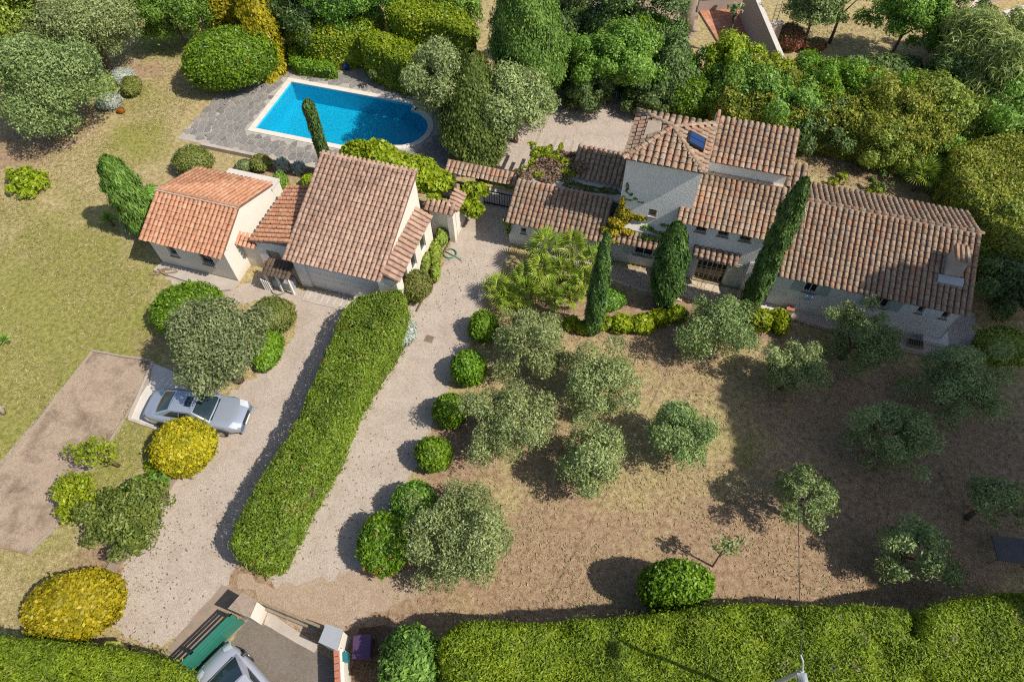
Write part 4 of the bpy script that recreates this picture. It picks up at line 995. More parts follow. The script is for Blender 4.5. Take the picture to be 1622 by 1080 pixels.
def bush(name, label, cat, pos, rx, ry, rz, mat, group=None, zc=None, dens=330, Ln=.13, Wn=.075, amp=.09, tilt=.6, rot=0.0, flowers=None, up=0, depth=.17, core=.86, fine=.06, sq=None):
    """A rounded shrub: pos is the centre on the ground."""
    seed = len(PLANTS) * 13 + 5; PLANTS.append(name); zc = rz * .92 if zc is None else zc
    c0 = np.array([0, 0, zc])
    v, fn = blob_leaves(c0, (rx, ry, rz), dens, Ln, Wn, seed, amp, tilt, -.8, up, depth, fine=fine)
    cv, cq = core_quads(c0, np.array([rx, ry, rz]), 16, 9, fn, core, max(-.97, -zc / rz * .98))
    V, Q = join((v, quads_for(len(v) // 4)), (cv, cq))
    o = link(name, mesh_arrays(name, V, Q, mat)); o.location = (pos.x, pos.y, 0); o.rotation_euler.z = rot
    tag(o, label, cat, group)
    if flowers:
        fm, nf, size = flowers; d = sph_dirs(nf, .0); d[:, 2] = np.abs(d[:, 2])
        p = c0 + d * np.array([rx, ry, rz]) * 1.02; k = 5
        p = np.repeat(p, k, 0) + rng.normal(size=(nf * k, 3)) * size * .6
        link('blossom', mesh_arrays('blossom', leaf_quads(p, np.repeat(d, k, 0), size, size * .8, .6), quads_for(nf * k), fm), o)
    return o
def bush_px(name, label, cat, px, py, rpx, rypx, mat, h=None, **kw):
    """Placed by the survey mark of its middle; rpx, rypx = half width and half depth as surveyed."""
    zg = kw.pop('zg', None); z = zg if zg is not None else (h * .5 if h else rpx / 34.)
    c = at(px, py, z); s = ppm(py, z); rx = rpx / s; ry = rypx / s * 1.08; rz = (h / 1.92) if h else (rx + ry) / 2
    return bush(name, label, cat, c, rx, ry, rz, mat, **kw)
def trunk_mesh(h, r0, lean, seed, spread=.9, n=4, top=1.0):
    r = random.Random(seed); mb = MB()
    pts = [Vector((0, 0, -.05)), Vector((lean[0] * .3, lean[1] * .3, h * .35)), Vector((lean[0] * .7 + r.uniform(-.08, .08), lean[1] * .7 + r.uniform(-.08, .08), h * .7)), Vector((lean[0], lean[1], h))]
    mb.tube(pts, [r0 * 1.25, r0, r0 * .85, r0 * .6], 8)
    for k in range(n):
        a = 2 * math.pi * (k + r.random() * .6) / n; e = pts[3] + Vector((math.cos(a) * spread, math.sin(a) * spread, top * r.uniform(.5, 1)))
        mid = (pts[2] + e) / 2 + Vector((0, 0, -.1)); mb.tube([pts[2] if k % 2 else pts[3], mid, e], [r0 * .55, r0 * .38, r0 * .15], 6)
    return mb
def crown_arrays(c, rad, nl, lr, dens, Ln, Wn, seed, tilt=.7, zmin=-.45, up=0, inner=.25, droop=0, spread=.66, flat=1.0, rag=0.0):
    """A loose crown: leafy lobes spread over the crown's volume, gaps left between them."""
    r = np.random.default_rng(seed); c = np.array(c, float); rad = np.array(rad, float)
    i = np.arange(nl) + .5; z = 1 - (1 - zmin) * i / nl; a = i * 2.39996 + r.uniform(0, 6.28); q = np.sqrt(np.maximum(0, 1 - z * z))
    d = np.stack([q * np.cos(a), q * np.sin(a), z], 1) + r.normal(size=(nl, 3)) * (.2 + rag * .3)
    if rag: d *= (1 + wob(seed + 2, 5, 1.5, 3)(d) * rag)[:, None]
    cen = c + d * rad * r.uniform(spread - .22, spread + .2, (nl, 1)); R = lr * rad.mean() * r.uniform(.65 - rag * .5, 1.3 + rag * .5, nl)
    P = []; N = []
    for k in range(nl):
        n = int(dens * 4 * np.pi * R[k] ** 2 * .8); dd = r.normal(size=(n, 3)); dd /= np.linalg.norm(dd, axis=1, keepdims=True); dd = dd[dd[:, 2] > -.55]
        kk = 1 + r.normal(size=(len(dd), 1)) * .16 - (r.random((len(dd), 1)) < inner) * r.uniform(.2, .8, (len(dd), 1))
        p = cen[k] + dd * R[k] * kk * np.array([1, 1, flat])
        P.append(p); N.append(dd * .7 + (p - c) / rad * .5)
    P = np.concatenate(P); N = np.concatenate(N)
    ok = np.ones(len(P), bool)
    for k in range(nl): ok &= ~(np.linalg.norm(P - cen[k], axis=1) < R[k] * .52)
    ok |= r.random(len(P)) < .25
    ok &= P[:, 2] > .05
    P, N = P[ok], N[ok]; N /= np.linalg.norm(N, axis=1, keepdims=True) + 1e-9
    return leaf_quads(P, N, Ln, Wn, tilt, up, droop)
def tree(name, label, cat, pos, rx, ry, rz, zc, mat, group=None, nl=22, lr=.40, dens=300, Ln=.17, Wn=.065, tilt=.7, trunk=True, th=None, r0=.13, lean=(0, 0), bark=None, zmin=-.45, up=0, droop=0, spread=.66, flat=1.0, inner=.25, rot=0, rag=0.0):
    seed = len(PLANTS) * 13 + 5; PLANTS.append(name)
    t = thing(name, label, cat, (pos.x, pos.y, 0), group, rot)
    v = crown_arrays((lean[0], lean[1], zc), (rx, ry, rz), nl, lr, dens, Ln, Wn, seed, tilt, zmin, up, inner, droop, spread, flat, rag)
    link('crown', mesh_arrays('crown', v, quads_for(len(v) // 4), mat), t)
    if trunk: trunk_mesh(th or max(.4, zc - rz * .55), r0, lean, seed, rx * .5, 4, rz * .7).build('trunk', bark or M['bark'], t, True)
    return t
def tree_px(name, label, cat, px, py, rpx, rypx, zc, mat, rz=None, **kw):
    c = at(px, py, zc); s = ppm(py, zc); rx = rpx / s; ry = rypx / s * 1.05
    return tree(name, label, cat, c, rx, ry, rz or (rx + ry) / 2 * .88, zc, mat, **kw)
def column(name, label, cat, base, top, h, rad, mat, group=None, dens=420, Ln=.2, Wn=.07, prof=None, fl=.10, tip=1.0):
    """A column of upright sprays from base to top (both on the ground plan, top at height h)."""
    seed = len(PLANTS) * 13 + 5; PLANTS.append(name); r = np.random.default_rng(seed)
    lean = top - base; t = thing(name, label, cat, (base.x, base.y, 0), group)
    n = int(dens * 2 * np.pi * rad * h * .85); s = r.random(n) ** .9; a = r.uniform(0, 6.283, n)
    pr = prof or (lambda x: np.minimum(1, (x + .02) / .16) ** .5 * np.minimum(1, np.maximum(0, 1.02 - x) / .55) ** .55)
    rr = rad * pr(s) * (1 + fl * np.sin(a * 5 + s * 17 + seed) + fl * .8 * np.sin(a * 3 - s * 31) + r.normal(size=n) * .07 - np.abs(r.normal(size=n)) * .08)
    z = .08 + s * (h - .08)
    p = np.stack([rr * np.cos(a) + lean.x * z / h, rr * np.sin(a) + lean.y * z / h, z], 1); nr = np.stack([np.cos(a), np.sin(a), np.full(n, .25)], 1)
    v = leaf_quads(p, nr, Ln, Wn, .38, 2.2)
    nz = 9; zz = np.linspace(0, 1, nz); th = np.linspace(0, 6.283, 11)[:-1]
    cv = np.stack([np.outer(rad * pr(zz * .98) * .84, np.cos(th)) + (lean.x * zz)[:, None], np.outer(rad * pr(zz * .98) * .84, np.sin(th)) + (lean.y * zz)[:, None], np.repeat((.1 + zz * (h * .97 - .1))[:, None], 10, 1)], -1).reshape(-1, 3)
    i = np.arange(nz * 10).reshape(nz, 10); cq = np.stack([i[:-1], np.roll(i, -1, 1)[:-1], np.roll(i, -1, 1)[1:], i[1:]], -1).reshape(-1, 4)
    V, Q = join((v, quads_for(n)), (cv, cq))
    link('crown', mesh_arrays('crown', V, Q, mat), t)
    MB().tube([(0, 0, -.05), (lean.x * .1, lean.y * .1, h * .2)], [rad * .22 + .05, rad * .18 + .03], 7).build('trunk', M['bark'], t)
    return t
def hedge(name, label, pix, ztop, mat, cat='hedge', group=None, dens=380, Ln=.16, Wn=.085, rnd=.35, und=.12, tilt=.5, up=0.0, fl=None, z0=0.0, world=None, grow=None, ztops=None):
    """A clipped hedge: outline surveyed along its top edge, at its real height ztop."""
    seed = len(PLANTS) * 13 + 5; PLANTS.append(name); r = np.random.default_rng(seed)
    poly = world or [at(x, y, ztop) for x, y in pix]
    poly = smooth_pts(poly, 1); P2 = np.array([(p.x, p.y) for p in poly]); o0 = P2.mean(0); P2 = P2 - o0
    if ((P2[:, 0] * np.roll(P2[:, 1], -1) - np.roll(P2[:, 0], -1) * P2[:, 1]).sum()) < 0: P2 = P2[::-1]
    Aa, Bb = P2, np.roll(P2, -1, 0); E = Bb - Aa; EL = np.linalg.norm(E, axis=1); T = E / EL[:, None]; Nn = np.stack([T[:, 1], -T[:, 0]], 1)
    w1, w2 = wob(seed, 8, .5, 1.4), wob(seed + 3, 9, 3, 7)
    lo, hi = P2.min(0), P2.max(0)
    q = r.uniform(lo, hi, (int(np.prod(hi - lo) * dens), 2)); q = q[in_poly(q, P2)]
    d = np.full(len(q), 1e9); nn = np.zeros((len(q), 2))
    for k in range(len(P2)):
        tt = np.clip(((q - Aa[k]) @ T[k]), 0, EL[k]); c = Aa[k] + tt[:, None] * T[k]; dk = np.linalg.norm(q - c, axis=1); m_ = dk < d; d[m_] = dk[m_]; nn[m_] = Nn[k]
    dr = np.clip(d / rnd, 0, 1); drop = rnd * (1 - np.sqrt(1 - (1 - dr) ** 2))
    q3 = np.concatenate([q, np.zeros((len(q), 1))], 1)
    zt = ztop + w1(q3) * und + w2(q3) * und * .6
    if ztops is not None: zt = zt + ztops(q + o0)
    ptop = np.concatenate([q, (zt - drop - np.abs(r.normal(size=len(q))) * .09 + (r.random(len(q)) < .05) * r.uniform(0, .16, len(q)))[:, None]], 1)
    ntop = np.concatenate([nn * (1 - dr)[:, None] * 1.2, np.ones((len(q), 1))], 1)
    ns = int(EL.sum() * (ztop - z0) * dens * .8); k = r.choice(len(P2), ns, p=EL / EL.sum()); tt = r.random(ns) * EL[k]
    zz = z0 + .05 + r.random(ns) * (ztop - rnd * .4 - z0)
    ps = Aa[k] + T[k] * tt[:, None]; ps3 = np.concatenate([ps, zz[:, None]], 1)
    off = (w1(ps3 * 1.3) * .14 + w2(ps3) * .09 - np.abs(r.normal(size=ns)) * .09 + (r.random(ns) < .07) * r.uniform(0, .24, ns))
    tz = np.maximum(0, zz - (ztop - rnd)) / rnd; off -= rnd * (1 - np.sqrt(np.maximum(0, 1 - np.minimum(tz, 1) ** 2)))
    ps3[:, :2] += Nn[k] * off[:, None]; nside = np.concatenate([Nn[k], np.full((ns, 1), .25)], 1)
    if ztops is not None: ps3[:, 2] = z0 + (ps3[:, 2] - z0) * (1 + ztops(ps3[:, :2] + o0) / (ztop - z0))
    P_ = np.concatenate([ptop, ps3]); N_ = np.concatenate([ntop, nside]); N_ /= np.linalg.norm(N_, axis=1, keepdims=True)
    v = leaf_quads(P_, N_, Ln, Wn, tilt, up)
    # twig core
    ins = P2 - Nn * .16 - np.roll(Nn, 1, 0) * .16 * 0
    m_ = len(ins); base = len(v); zc_ = np.array([ztop - .3 - und * 1.3] * m_) + (ztops(ins + o0) if ztops is not None else 0)
    cv = np.concatenate([np.concatenate([ins, np.full((m_, 1), z0 + .02)], 1), np.concatenate([ins, zc_[:, None]], 1)])
    ng = [tuple(base + m_ + j for j in range(m_))] + [(base + j, base + (j + 1) % m_, base + m_ + (j + 1) % m_, base + m_ + j) for j in range(m_)]
    o = link(name, mesh_arrays(name, np.concatenate([v, cv]), quads_for(len(P_)), mat, False, ng)); o.location = (o0[0], o0[1], 0)
    tag(o, label, cat, group)
    if fl:
        fm, nf, size = fl; kk = r.choice(len(ptop), nf); p = np.repeat(ptop[kk] + [0, 0, .04], 6, 0) + r.normal(size=(nf * 6, 3)) * size * .7
        link('blossom', mesh_arrays('blossom', leaf_quads(p, np.tile([0, 0, 1.], (len(p), 1)), size, size * .8, .6), quads_for(len(p)), fm), o)
    return o

# ------------------------------------------------------------------ hedges
hedge('oleander_hedge', 'long broad oleander hedge between the two gravel drives', [(552, 466), (600, 452), (642, 452), (642, 492), (624, 526), (582, 590), (548, 650), (524, 704), (492, 758), (462, 822), (440, 870), (424, 890), (385, 890), (357, 872), (360, 842), (392, 780), (440, 702), (462, 678), (492, 608), (516, 538)], 2.2, L['hedge'], 'hedge', None, 850, .115, .048, .5, .34, .75, .3, (M['petal_red'], 8, .06))
hedge('boundary_hedge', 'tall cypress hedge along the street in front of the olive garden', [(688, 1012), (715, 985), (770, 975), (850, 985), (900, 978), (990, 975), (1060, 968), (1130, 955), (1200, 952), (1300, 955), (1380, 955), (1462, 962), (1490, 1085), (1300, 1120), (1000, 1125), (760, 1125), (700, 1080)], 3.0, L['cypress_hedge'], 'hedge', None, 1150, .12, .038, .5, .46, .6, 1.0)
hedge('boundary_hedge', 'cypress hedge at the bottom right corner, higher than the hedge beside it', [(1452, 972), (1495, 950), (1560, 938), (1625, 938), (1720, 930), (1720, 1100), (1468, 1100)], 3.3, L['cypress_hedge'], 'hedge', None, 1150, .12, .038, .5, .42, .6, 1.0)
hedge('boundary_hedge', 'bright cypress hedge at the bottom left beside the sliding gate', [(-60, 1000), (40, 1008), (150, 1022), (240, 1032), (285, 1052), (295, 1100), (180, 1130), (-60, 1130)], 2.4, L['cypress_hedge'], 'hedge', None, 1150, .12, .038, .45, .34, .6, 1.0)
hedge('laurel_hedge', 'low bright clipped hedge beside the pool terrace', [(462, 78), (490, 82), (532, 96), (528, 110), (490, 104), (458, 98)], 1.0, L['clip'], 'hedge', None, 420, .15, .09, .22, .06)
hedge('clipped_block', 'stepped clipped shrub block in front, nearest the pool', [(566, 46), (600, 40), (660, 64), (676, 92), (655, 100), (612, 84), (570, 66)], 2.8, L['block'], 'hedge', 'clipped blocks behind the pool', 420, .15, .09, .4, .10)
hedge('clipped_block', 'larger clipped shrub block behind, with a shaded front face', [(600, 6), (660, -18), (730, 4), (760, 42), (738, 50), (684, 28), (628, 22)], 4.3, L['block'], 'hedge', 'clipped blocks behind the pool', 420, .15, .09, .4, .10)
hedge('mixed_hedge', 'tall sunlit mixed hedge at the right edge beyond the annex', [(1508, 228), (1540, 210), (1640, 200), (1700, 260), (1700, 420), (1600, 410), (1560, 345), (1520, 290)], 2.6, L['lime_dull'], 'hedge', None, 420, .16, .085, .6, .4, .7)
hedge('back_border', 'continuous bank of bright mixed shrubs behind the upper wing and annex', [(1128, 112), (1180, 92), (1240, 112), (1300, 104), (1350, 118), (1400, 118), (1460, 138), (1512, 160), (1530, 210), (1480, 222), (1420, 214), (1350, 190), (1290, 184), (1240, 182), (1190, 180), (1140, 168)], 2.7, L['lime_dull'], 'shrubs', None, 420, .15, .08, .7, .75, .75)
hedge('back_border', 'deep green bank of shrubs round the courtyard fig tree', [(888, 20), (940, 8), (1000, 18), (1060, 48), (1110, 78), (1100, 108), (1060, 104), (1020, 92), (980, 78), (930, 72), (892, 90)], 2.8, L['fresh'], 'shrubs', None, 420, .15, .08, .7, .7, .75)
hedge('back_border', 'leafy bank of shrubs behind the pool, left of the clipped blocks', [(462, 10), (520, 0), (600, 0), (612, 30), (590, 44), (550, 52), (500, 56), (466, 48)], 2.8, L['block'], 'shrubs', None, 420, .15, .08, .7, .6, .75)
hedge('mixed_hedge', 'dark green hedge bounding the neighbouring brown lot', [(1280, 82), (1350, 84), (1460, 80), (1470, 108), (1400, 122), (1300, 110)], 2.0, L['dark'], 'hedge', None, 320, .18, .10, .45, .15, .6)

# ------------------------------------------------------------------ round clipped bushes along the drive
for k, (x, y, r_, lb) in enumerate([(766, 517, 25, 'round clipped bush nearest the palms, half in the shade of an olive tree'), (742, 581, 29, 'round clipped bush second from the palms along the drive'), (713, 648, 28, 'round clipped bush in the middle of the row along the drive'), (686, 717, 31, 'round clipped bush fourth from the palms, alone in full sun')]):
    bush_px('round_bush', lb, 'bush', x, y, r_, r_ * .92, L['clip'], group='round clipped bushes along the drive', dens=520, Ln=.13, Wn=.075)
bush_px('round_bush', 'dark round bush half hidden by the big front olive tree', 'bush', 655, 795, 36, 33, L['fresh'], group='round clipped bushes along the drive', dens=450, Ln=.15, Wn=.07)
bush_px('oleander_bush', 'tall rounded oleander with orange flowers at the end of the drive row', 'bush', 607, 862, 42, 46, L['clip'], 2.0, dens=480, Ln=.17, Wn=.06, up=.6, flowers=(M['petal_red'], 14, .06))
bush_px('clipped_dome', 'big clipped green dome rising out of the boundary hedge', 'bush', 1068, 928, 60, 36, L['clip'], 2.9, zc=1.5, dens=480, Ln=.13, Wn=.08, amp=.04)
bush_px('clipped_dome', 'big bright clipped dome behind the car port olive tree', 'bush', 299, 490, 56, 46, L['clip'], 1.9, dens=480, Ln=.14, Wn=.07, up=.5)
bush_px('clipped_dome', 'olive brown clipped dome in front of the garage', 'bush', 433, 497, 37, 32, L['clip_dull'], 1.5, dens=520, Ln=.10, Wn=.06)
bush_px('clipped_dome', 'dull green clipped dome behind the small house', 'bush', 305, 254, 32, 28, L['clip_dull'], 1.5, dens=520, Ln=.10, Wn=.06)
bush_px('clipped_dome', 'soft green clipped dome against the garage lean-to', 'bush', 659, 452, 27, 26, L['clip_dull'], 1.5, dens=520, Ln=.11, Wn=.06)
bush_px('golden_dome', 'golden yellow clipped dome beside the silver coupe', 'bush', 290, 707, 54, 45, L['yellow'], 2.0, dens=480, Ln=.15, Wn=.09, fine=.07)
bush_px('golden_dome', 'broad golden yellow clipped dome near the bottom left hedge', 'bush', 116, 957, 77, 54, L['yellow'], 2.0, dens=460, Ln=.15, Wn=.09, fine=.07, rot=.1)
bush_px('low_shrub', 'low yellow green shrub right of the car port olive tree', 'bush', 424, 552, 24, 40, L['clip'], .9, dens=350)
bush_px('low_shrub', 'small grey green creeping shrub at the hedge foot by the drive', 'bush', 640, 528, 22, 24, L['silver'], .6, dens=350, zg=.2)
bush_px('clipped_dome', 'very large clipped evergreen ball north west of the pool', 'bush', 366, 96, 74, 50, L['clip'], 3.2, zc=1.9, dens=420, Ln=.16, Wn=.09, flowers=(M['petal_red'], 10, .1), rot=.2)
tree_px('leafy_shrub', 'small leafy lime green shrub alone on the lawn', 'bush', 47, 288, 36, 30, .4, L['lime'], rz=.45, nl=16, lr=.36, dens=260, Ln=.2, Wn=.1, trunk=False, zmin=-.2)
bush_px('lavender', 'pale silver shrub beside the stone edged bed', 'bush', 173, 160, 20, 17, L['silver'], .8, dens=400, Ln=.14, Wn=.04, up=.8, tilt=.8, group='silver shrubs by the bed')
bush_px('lavender', 'silver shrub tucked under the grey tree crown', 'bush', 192, 120, 20, 18, L['silver'], .8, dens=400, Ln=.14, Wn=.04, up=.8, tilt=.8, group='silver shrubs by the bed')
bush_px('round_bush', 'small round yellow green bush behind the silver shrubs', 'bush', 208, 136, 16, 19, L['clip_dull'], 1.0, dens=450)
bush_px('low_shrub', 'feathery green shrub under the edge of the big lawn tree', 'bush', 164, 133, 20, 22, L['mix'], 1.0, dens=300, up=.8)
bush_px('flower_clump', 'small clump of burnt orange flowers by the lawn', 'flowers', 191, 175, 7, 5, mat_leaf('burnt_orange_flowers', [(.07, .09, .02), (.25, .09, .02), (.38, .10, .02), (.30, .13, .03)]), .35, dens=500, Ln=.09, Wn=.06)
bush_px('low_shrub', 'reddish green shrub in the bed between pool and garage', 'bush', 413, 258, 17, 15, L['clip_dull'], .9, dens=420, flowers=(M['petal_red'], 14, .06))
bush_px('low_shrub', 'dry grey green shrub at the west end of the pool bed', 'bush', 388, 262, 15, 12, L['holm'], .6, dens=320)
bush_px('iris_clump', 'spiky pale clump in the bed under the pool terrace', 'plant', 447, 262, 12, 10, L['silver'], .8, dens=300, up=2.5, Ln=.35, Wn=.05, core=.3)
bush_px('iris_clump', 'spiky pale clump nearest the garage roof in the pool bed', 'plant', 474, 266, 12, 9, L['silver'], .8, dens=300, up=2.5, Ln=.35, Wn=.05, core=.3)
bush_px('low_shrub', 'upright green shrub beside the passage roof', 'bush', 444, 290, 12, 18, L['fresh'], 1.4, dens=350)
bush_px('low_shrub', 'small leafy shrub against the garage roof edge', 'bush', 492, 286, 16, 10, L['lime'], .8, dens=300)
bush_px('dark_shrub', 'shaded dark shrub east of the annex gable', 'bush', 1585, 548, 46, 34, L['mix'], 1.6, dens=320, amp=.15)
bush_px('low_shrub', 'fresh green shrub between the thin cypress and the front path', 'bush', 968, 474, 24, 18, L['fresh'], .8, dens=260, Ln=.2, amp=.2)
bush_px('conifer_bush', 'rounded grey green conifer at the street end of the hedge', 'bush', 655, 1050, 50, 50, L['conifer'], 3.0, zc=1.6, dens=420, Ln=.2, Wn=.08, fine=.09, up=.8)
bush_px('low_shrub', 'bushy green shrub at the foot of the leaning cypress', 'bush', 242, 312, 14, 20, L['fresh'], 1.4, dens=300)
bush_px('clipped_dome', 'bright clipped mound between the courtyard and the big shrubs', 'bush', 1103, 148, 52, 42, L['clip'], 2.4, dens=400, Ln=.17, Wn=.1, amp=.08)
bush_px('flowering_shrub', 'pink and red flowering shrub under the ladder', 'bush', 1250, 58, 24, 22, L['pinkleaf'], 1.6, dens=320, amp=.15)
bush_px('flowering_shrub', 'low red flowering shrub on the neighbouring lot', 'bush', 1290, 72, 18, 12, L['pinkleaf'], .9, dens=300, amp=.15)
for k, (x, y, a, b) in enumerate([(690, 400, 10, 26), (676, 415, 10, 20), (700, 375, 9, 16), (690, 430, 8, 18)]):
    bush_px('border_shrub', ['leafy border shrub by the lean-to, longest of the border', 'leafy border shrub close under the lean-to windows', 'leafy border shrub at the foot of the wing wall', 'narrow border shrub at the drive edge of the lean-to bed'][k], 'bush', x, y, a, b, L['mix'], .8, dens=300, amp=.2, group='shrubs in the lean-to border', flowers=(M['petal_red'], 4, .05) if k % 2 else None)
for k, (x, y, a, b) in enumerate([(955, 510, 18, 13), (985, 512, 20, 15), (1016, 512, 22, 15), (1048, 503, 20, 13), (1074, 497, 16, 11)]):
    bush_px('ivy_mound', ['bright ivy mound touching the thin cypress', 'bright ivy mound second from the thin cypress', 'bright ivy mound in the middle of the low row', 'bright ivy mound fourth in the low row', 'bright ivy mound next to the upper olive tree'][k], 'ivy', x, y, a, b, L['lime'], .8, dens=260, Ln=.2, Wn=.15, amp=.18, group='low row of ivy mounds before the house', core=.8)
for k, (x, y, a, b) in enumerate([(1205, 505, 20, 17), (1236, 508, 14, 22), (905, 512, 12, 8), (925, 518, 12, 8)]):
    bush_px('ivy_mound', ['bright ivy mound at the foot of the leaning tall cypress', 'upright bright ivy mound beside the concrete slab', 'small ivy mound behind the olive near the palms', 'small ivy mound left of the thin cypress foot'][k], 'ivy', x, y, a, b, L['lime'], .8, dens=260, Ln=.2, Wn=.15, amp=.18, core=.8)

# ------------------------------------------------------------------ olive trees of the garden
OLIVES = [(848, 545, 62, 60, 'large olive tree nearest the palms', 'olive'), (945, 608, 60, 60, 'dense olive tree in the middle of the upper garden', 'olive'), (803, 670, 66, 62, 'pale olive tree beside the middle drive bushes', 'olive'),
          (937, 738, 63, 60, 'loose pale olive tree in the centre of the garden', 'olive'), (725, 847, 80, 80, 'largest olive tree, at the front beside the oleander', 'olive'), (1083, 686, 50, 52, 'bright green olive tree with a dark shadow on its left', 'olive_green'),
          (1141, 520, 52, 50, 'green olive tree close before the front terrace', 'olive_green'), (1255, 582, 50, 42, 'silvery olive tree at the shade edge below the annex', 'olive'), (1362, 526, 54, 54, 'tall ragged olive tree against the annex front', 'olive_green'),
          (1275, 786, 48, 42, 'sunlit olive tree standing in the big shade', 'olive_green'), (1414, 690, 58, 56, 'dark olive tree in the middle of the big shade', 'olive'), (1526, 606, 66, 55, 'wide dark olive tree near the annex gable', 'olive'),
          (1450, 870, 58, 48, 'shaded olive tree nearest the right hand hedge', 'olive'), (1570, 795, 38, 38, 'small dark olive tree at the right edge', 'olive')]
for k, (x, y, a, b, lb, mt) in enumerate(OLIVES):
    loose = k in (8, 9, 12)
    tree_px('olive_tree', lb, 'olive tree', x, y, a * (.92 if k < 4 else 1.02), b * (.92 if k < 4 else 1.0), 1.8 if k not in (8, 9) else 2.2, L[mt], group='olive trees in the garden', nl=36 if not loose else 28, lr=.27, dens=430, Ln=.115, Wn=.045, r0=.12, lean=(.1 * math.sin(k), .1 * math.cos(k * 2)), zmin=-.62, inner=.3, rag=.06, spread=.70)
yt = tree_px('olive_tree', 'very young thin olive tree with a leaning stem', 'olive tree', 1148, 866, 19, 15, 1.9, L['olive'], rz=.5, group='olive trees in the garden', nl=7, lr=.42, dens=150, trunk=False)
yb = at(1129, 897) - Vector((yt.location.x, yt.location.y, 0))
MB().tube([(yb.x, yb.y, -.03), (yb.x * .6, yb.y * .6, .7), (yb.x * .2, yb.y * .2, 1.5), (.05, .05, 2.0)], [.045, .035, .03, .015], 6).tube([(yb.x * .5, yb.y * .5, .9), (.25, .0, 1.6)], [.025, .012], 5).build('trunk', M['bark'], yt)
tree_px('holm_oak', 'big olive green tree hanging over the silver coupe', 'tree', 338, 542, 78, 70, 3.3, L['holm'], rz=1.9, nl=46, lr=.28, dens=440, Ln=.13, Wn=.06, r0=.2, inner=.4)
tree_px('holm_oak', 'broad dark green tree over the stone edged bed', 'tree', 76, 138, 84, 66, 3.2, L['olive_green'], rz=2.6, nl=44, lr=.32, dens=340, Ln=.15, Wn=.065, r0=.3, inner=.4)
tree_px('grey_olive_tree', 'wide grey green olive tree behind the broad lawn tree', 'tree', 138, 44, 86, 58, 3.4, L['olive'], rz=2.8, nl=44, lr=.32, dens=340, Ln=.15, Wn=.06, r0=.3, inner=.4)
tree_px('dark_tree', 'dark tree filling the top left corner', 'tree', 5, 25, 60, 60, 4.5, L['mix'], rz=3.2, nl=26, lr=.36, dens=200, Ln=.22, Wn=.1, r0=.3)
tree_px('grey_olive_tree', 'grey olive crown left of the clipped yew', 'tree', 694, 138, 42, 54, 3.2, L['olive'], rz=2.1, nl=22, lr=.36, dens=280, Ln=.17, Wn=.06, group='olive trees beside the clipped yew')
tree_px('grey_olive_tree', 'grey olive crown right of the clipped yew', 'tree', 816, 164, 48, 58, 2.8, L['olive'], rz=2.0, nl=26, lr=.36, dens=280, Ln=.17, Wn=.06, group='olive trees beside the clipped yew')
# small leaning trees at the boules court
tree_px('fruit_tree', 'thin leaning tree with yellow green leaves over the boules court', 'tree', 146, 718, 40, 26, 1.4, L['lime'], rz=.6, nl=20, lr=.27, dens=200, Ln=.12, Wn=.06, rag=.3, trunk=False)
tree_px('fruit_tree', 'bright yellow green shrub tree at the boules court edge', 'tree', 116, 785, 36, 33, 1.2, L['lime'], rz=.9, nl=22, lr=.33, dens=300, Ln=.13, Wn=.065, rag=.3, r0=.06)
tree_px('citrus_tree', 'large leafy citrus tree leaning over the left drive', 'tree', 208, 818, 62, 56, 1.7, L['citrus'], rz=1.3, nl=34, lr=.26, dens=290, Ln=.14, Wn=.075, r0=.1, inner=.35, rag=.08, spread=.66)
tree_px('fruit_tree', 'dark fresh green shrub behind the citrus tree', 'tree', 234, 768, 34, 20, 1.2, L['fresh'], rz=.7, nl=10, lr=.38, dens=240, Ln=.2, Wn=.09, r0=.06)
bush_px('low_shrub', 'low green plant at the foot of the golden dome by the coupe', 'bush', 245, 735, 16, 12, L['lime'], .5, dens=260, core=.5)
lb_ = at(188, 738); tr_ = bpy.data.objects['fruit_tree']
ll = lb_ - tr_.location
MB().tube([(ll.x, ll.y, -.03), (ll.x * .85, ll.y * .8, .5), (ll.x * .4, ll.y * .4, 1.1), (-.3, .05, 1.3)], [.09, .07, .05, .02], 7).tube([(ll.x * .7, ll.y * .7, .7), (ll.x * .2, ll.y + .3, 1.2), (-.7, .4, 1.2)], [.05, .035, .015], 6).build('trunk', M['bark'], tr_, True)

# ------------------------------------------------------------------ cypresses and conifers
def col_px(name, label, base, tip, h, rpx, mat, **kw):
    b = at(*base); t = at(tip[0], tip[1], h); return column(name, label, 'cypress', b, Vector((t.x, t.y, 0)), h, rpx / ppm((base[1] + tip[1]) / 2, h * .5), mat, **kw)
bz = lambda x: np.minimum(1, (x + .02) / .12) ** .5 * np.minimum(1, np.maximum(0, 1.01 - x) / .22) ** .5
col_px('cypress', 'thin tall cypress between palms and front path', (938, 527), (962, 366), 7.0, 15, L['cypress'], prof=lambda x: np.minimum(1, (x + .02) / .1) ** .5 * np.minimum(1, np.maximum(0, 1.01 - x) / .5) ** .6)
col_px('cypress', 'stout blunt cypress left of the glazed door', (1050, 486), (1074, 354), 5.2, 25, L['cypress'], prof=lambda x: np.minimum(1, (x + .05) / .35) ** .5 * np.minimum(1, np.maximum(0, 1.01 - x) / .35) ** .5)
col_px('cypress', 'tallest cypress leaning across the annex roof', (1183, 492), (1277, 283), 8.9, 17, L['cypress'], prof=bz)
col_px('cypress', 'very thin clipped cypress standing before the pool', (524, 282), (486, 160), 6.0, 9.5, L['cypress'], prof=lambda x: np.minimum(1, (x + .2) / .2) * np.minimum(1, np.maximum(0, 1.005 - x) / .06) ** .5, fl=.05)
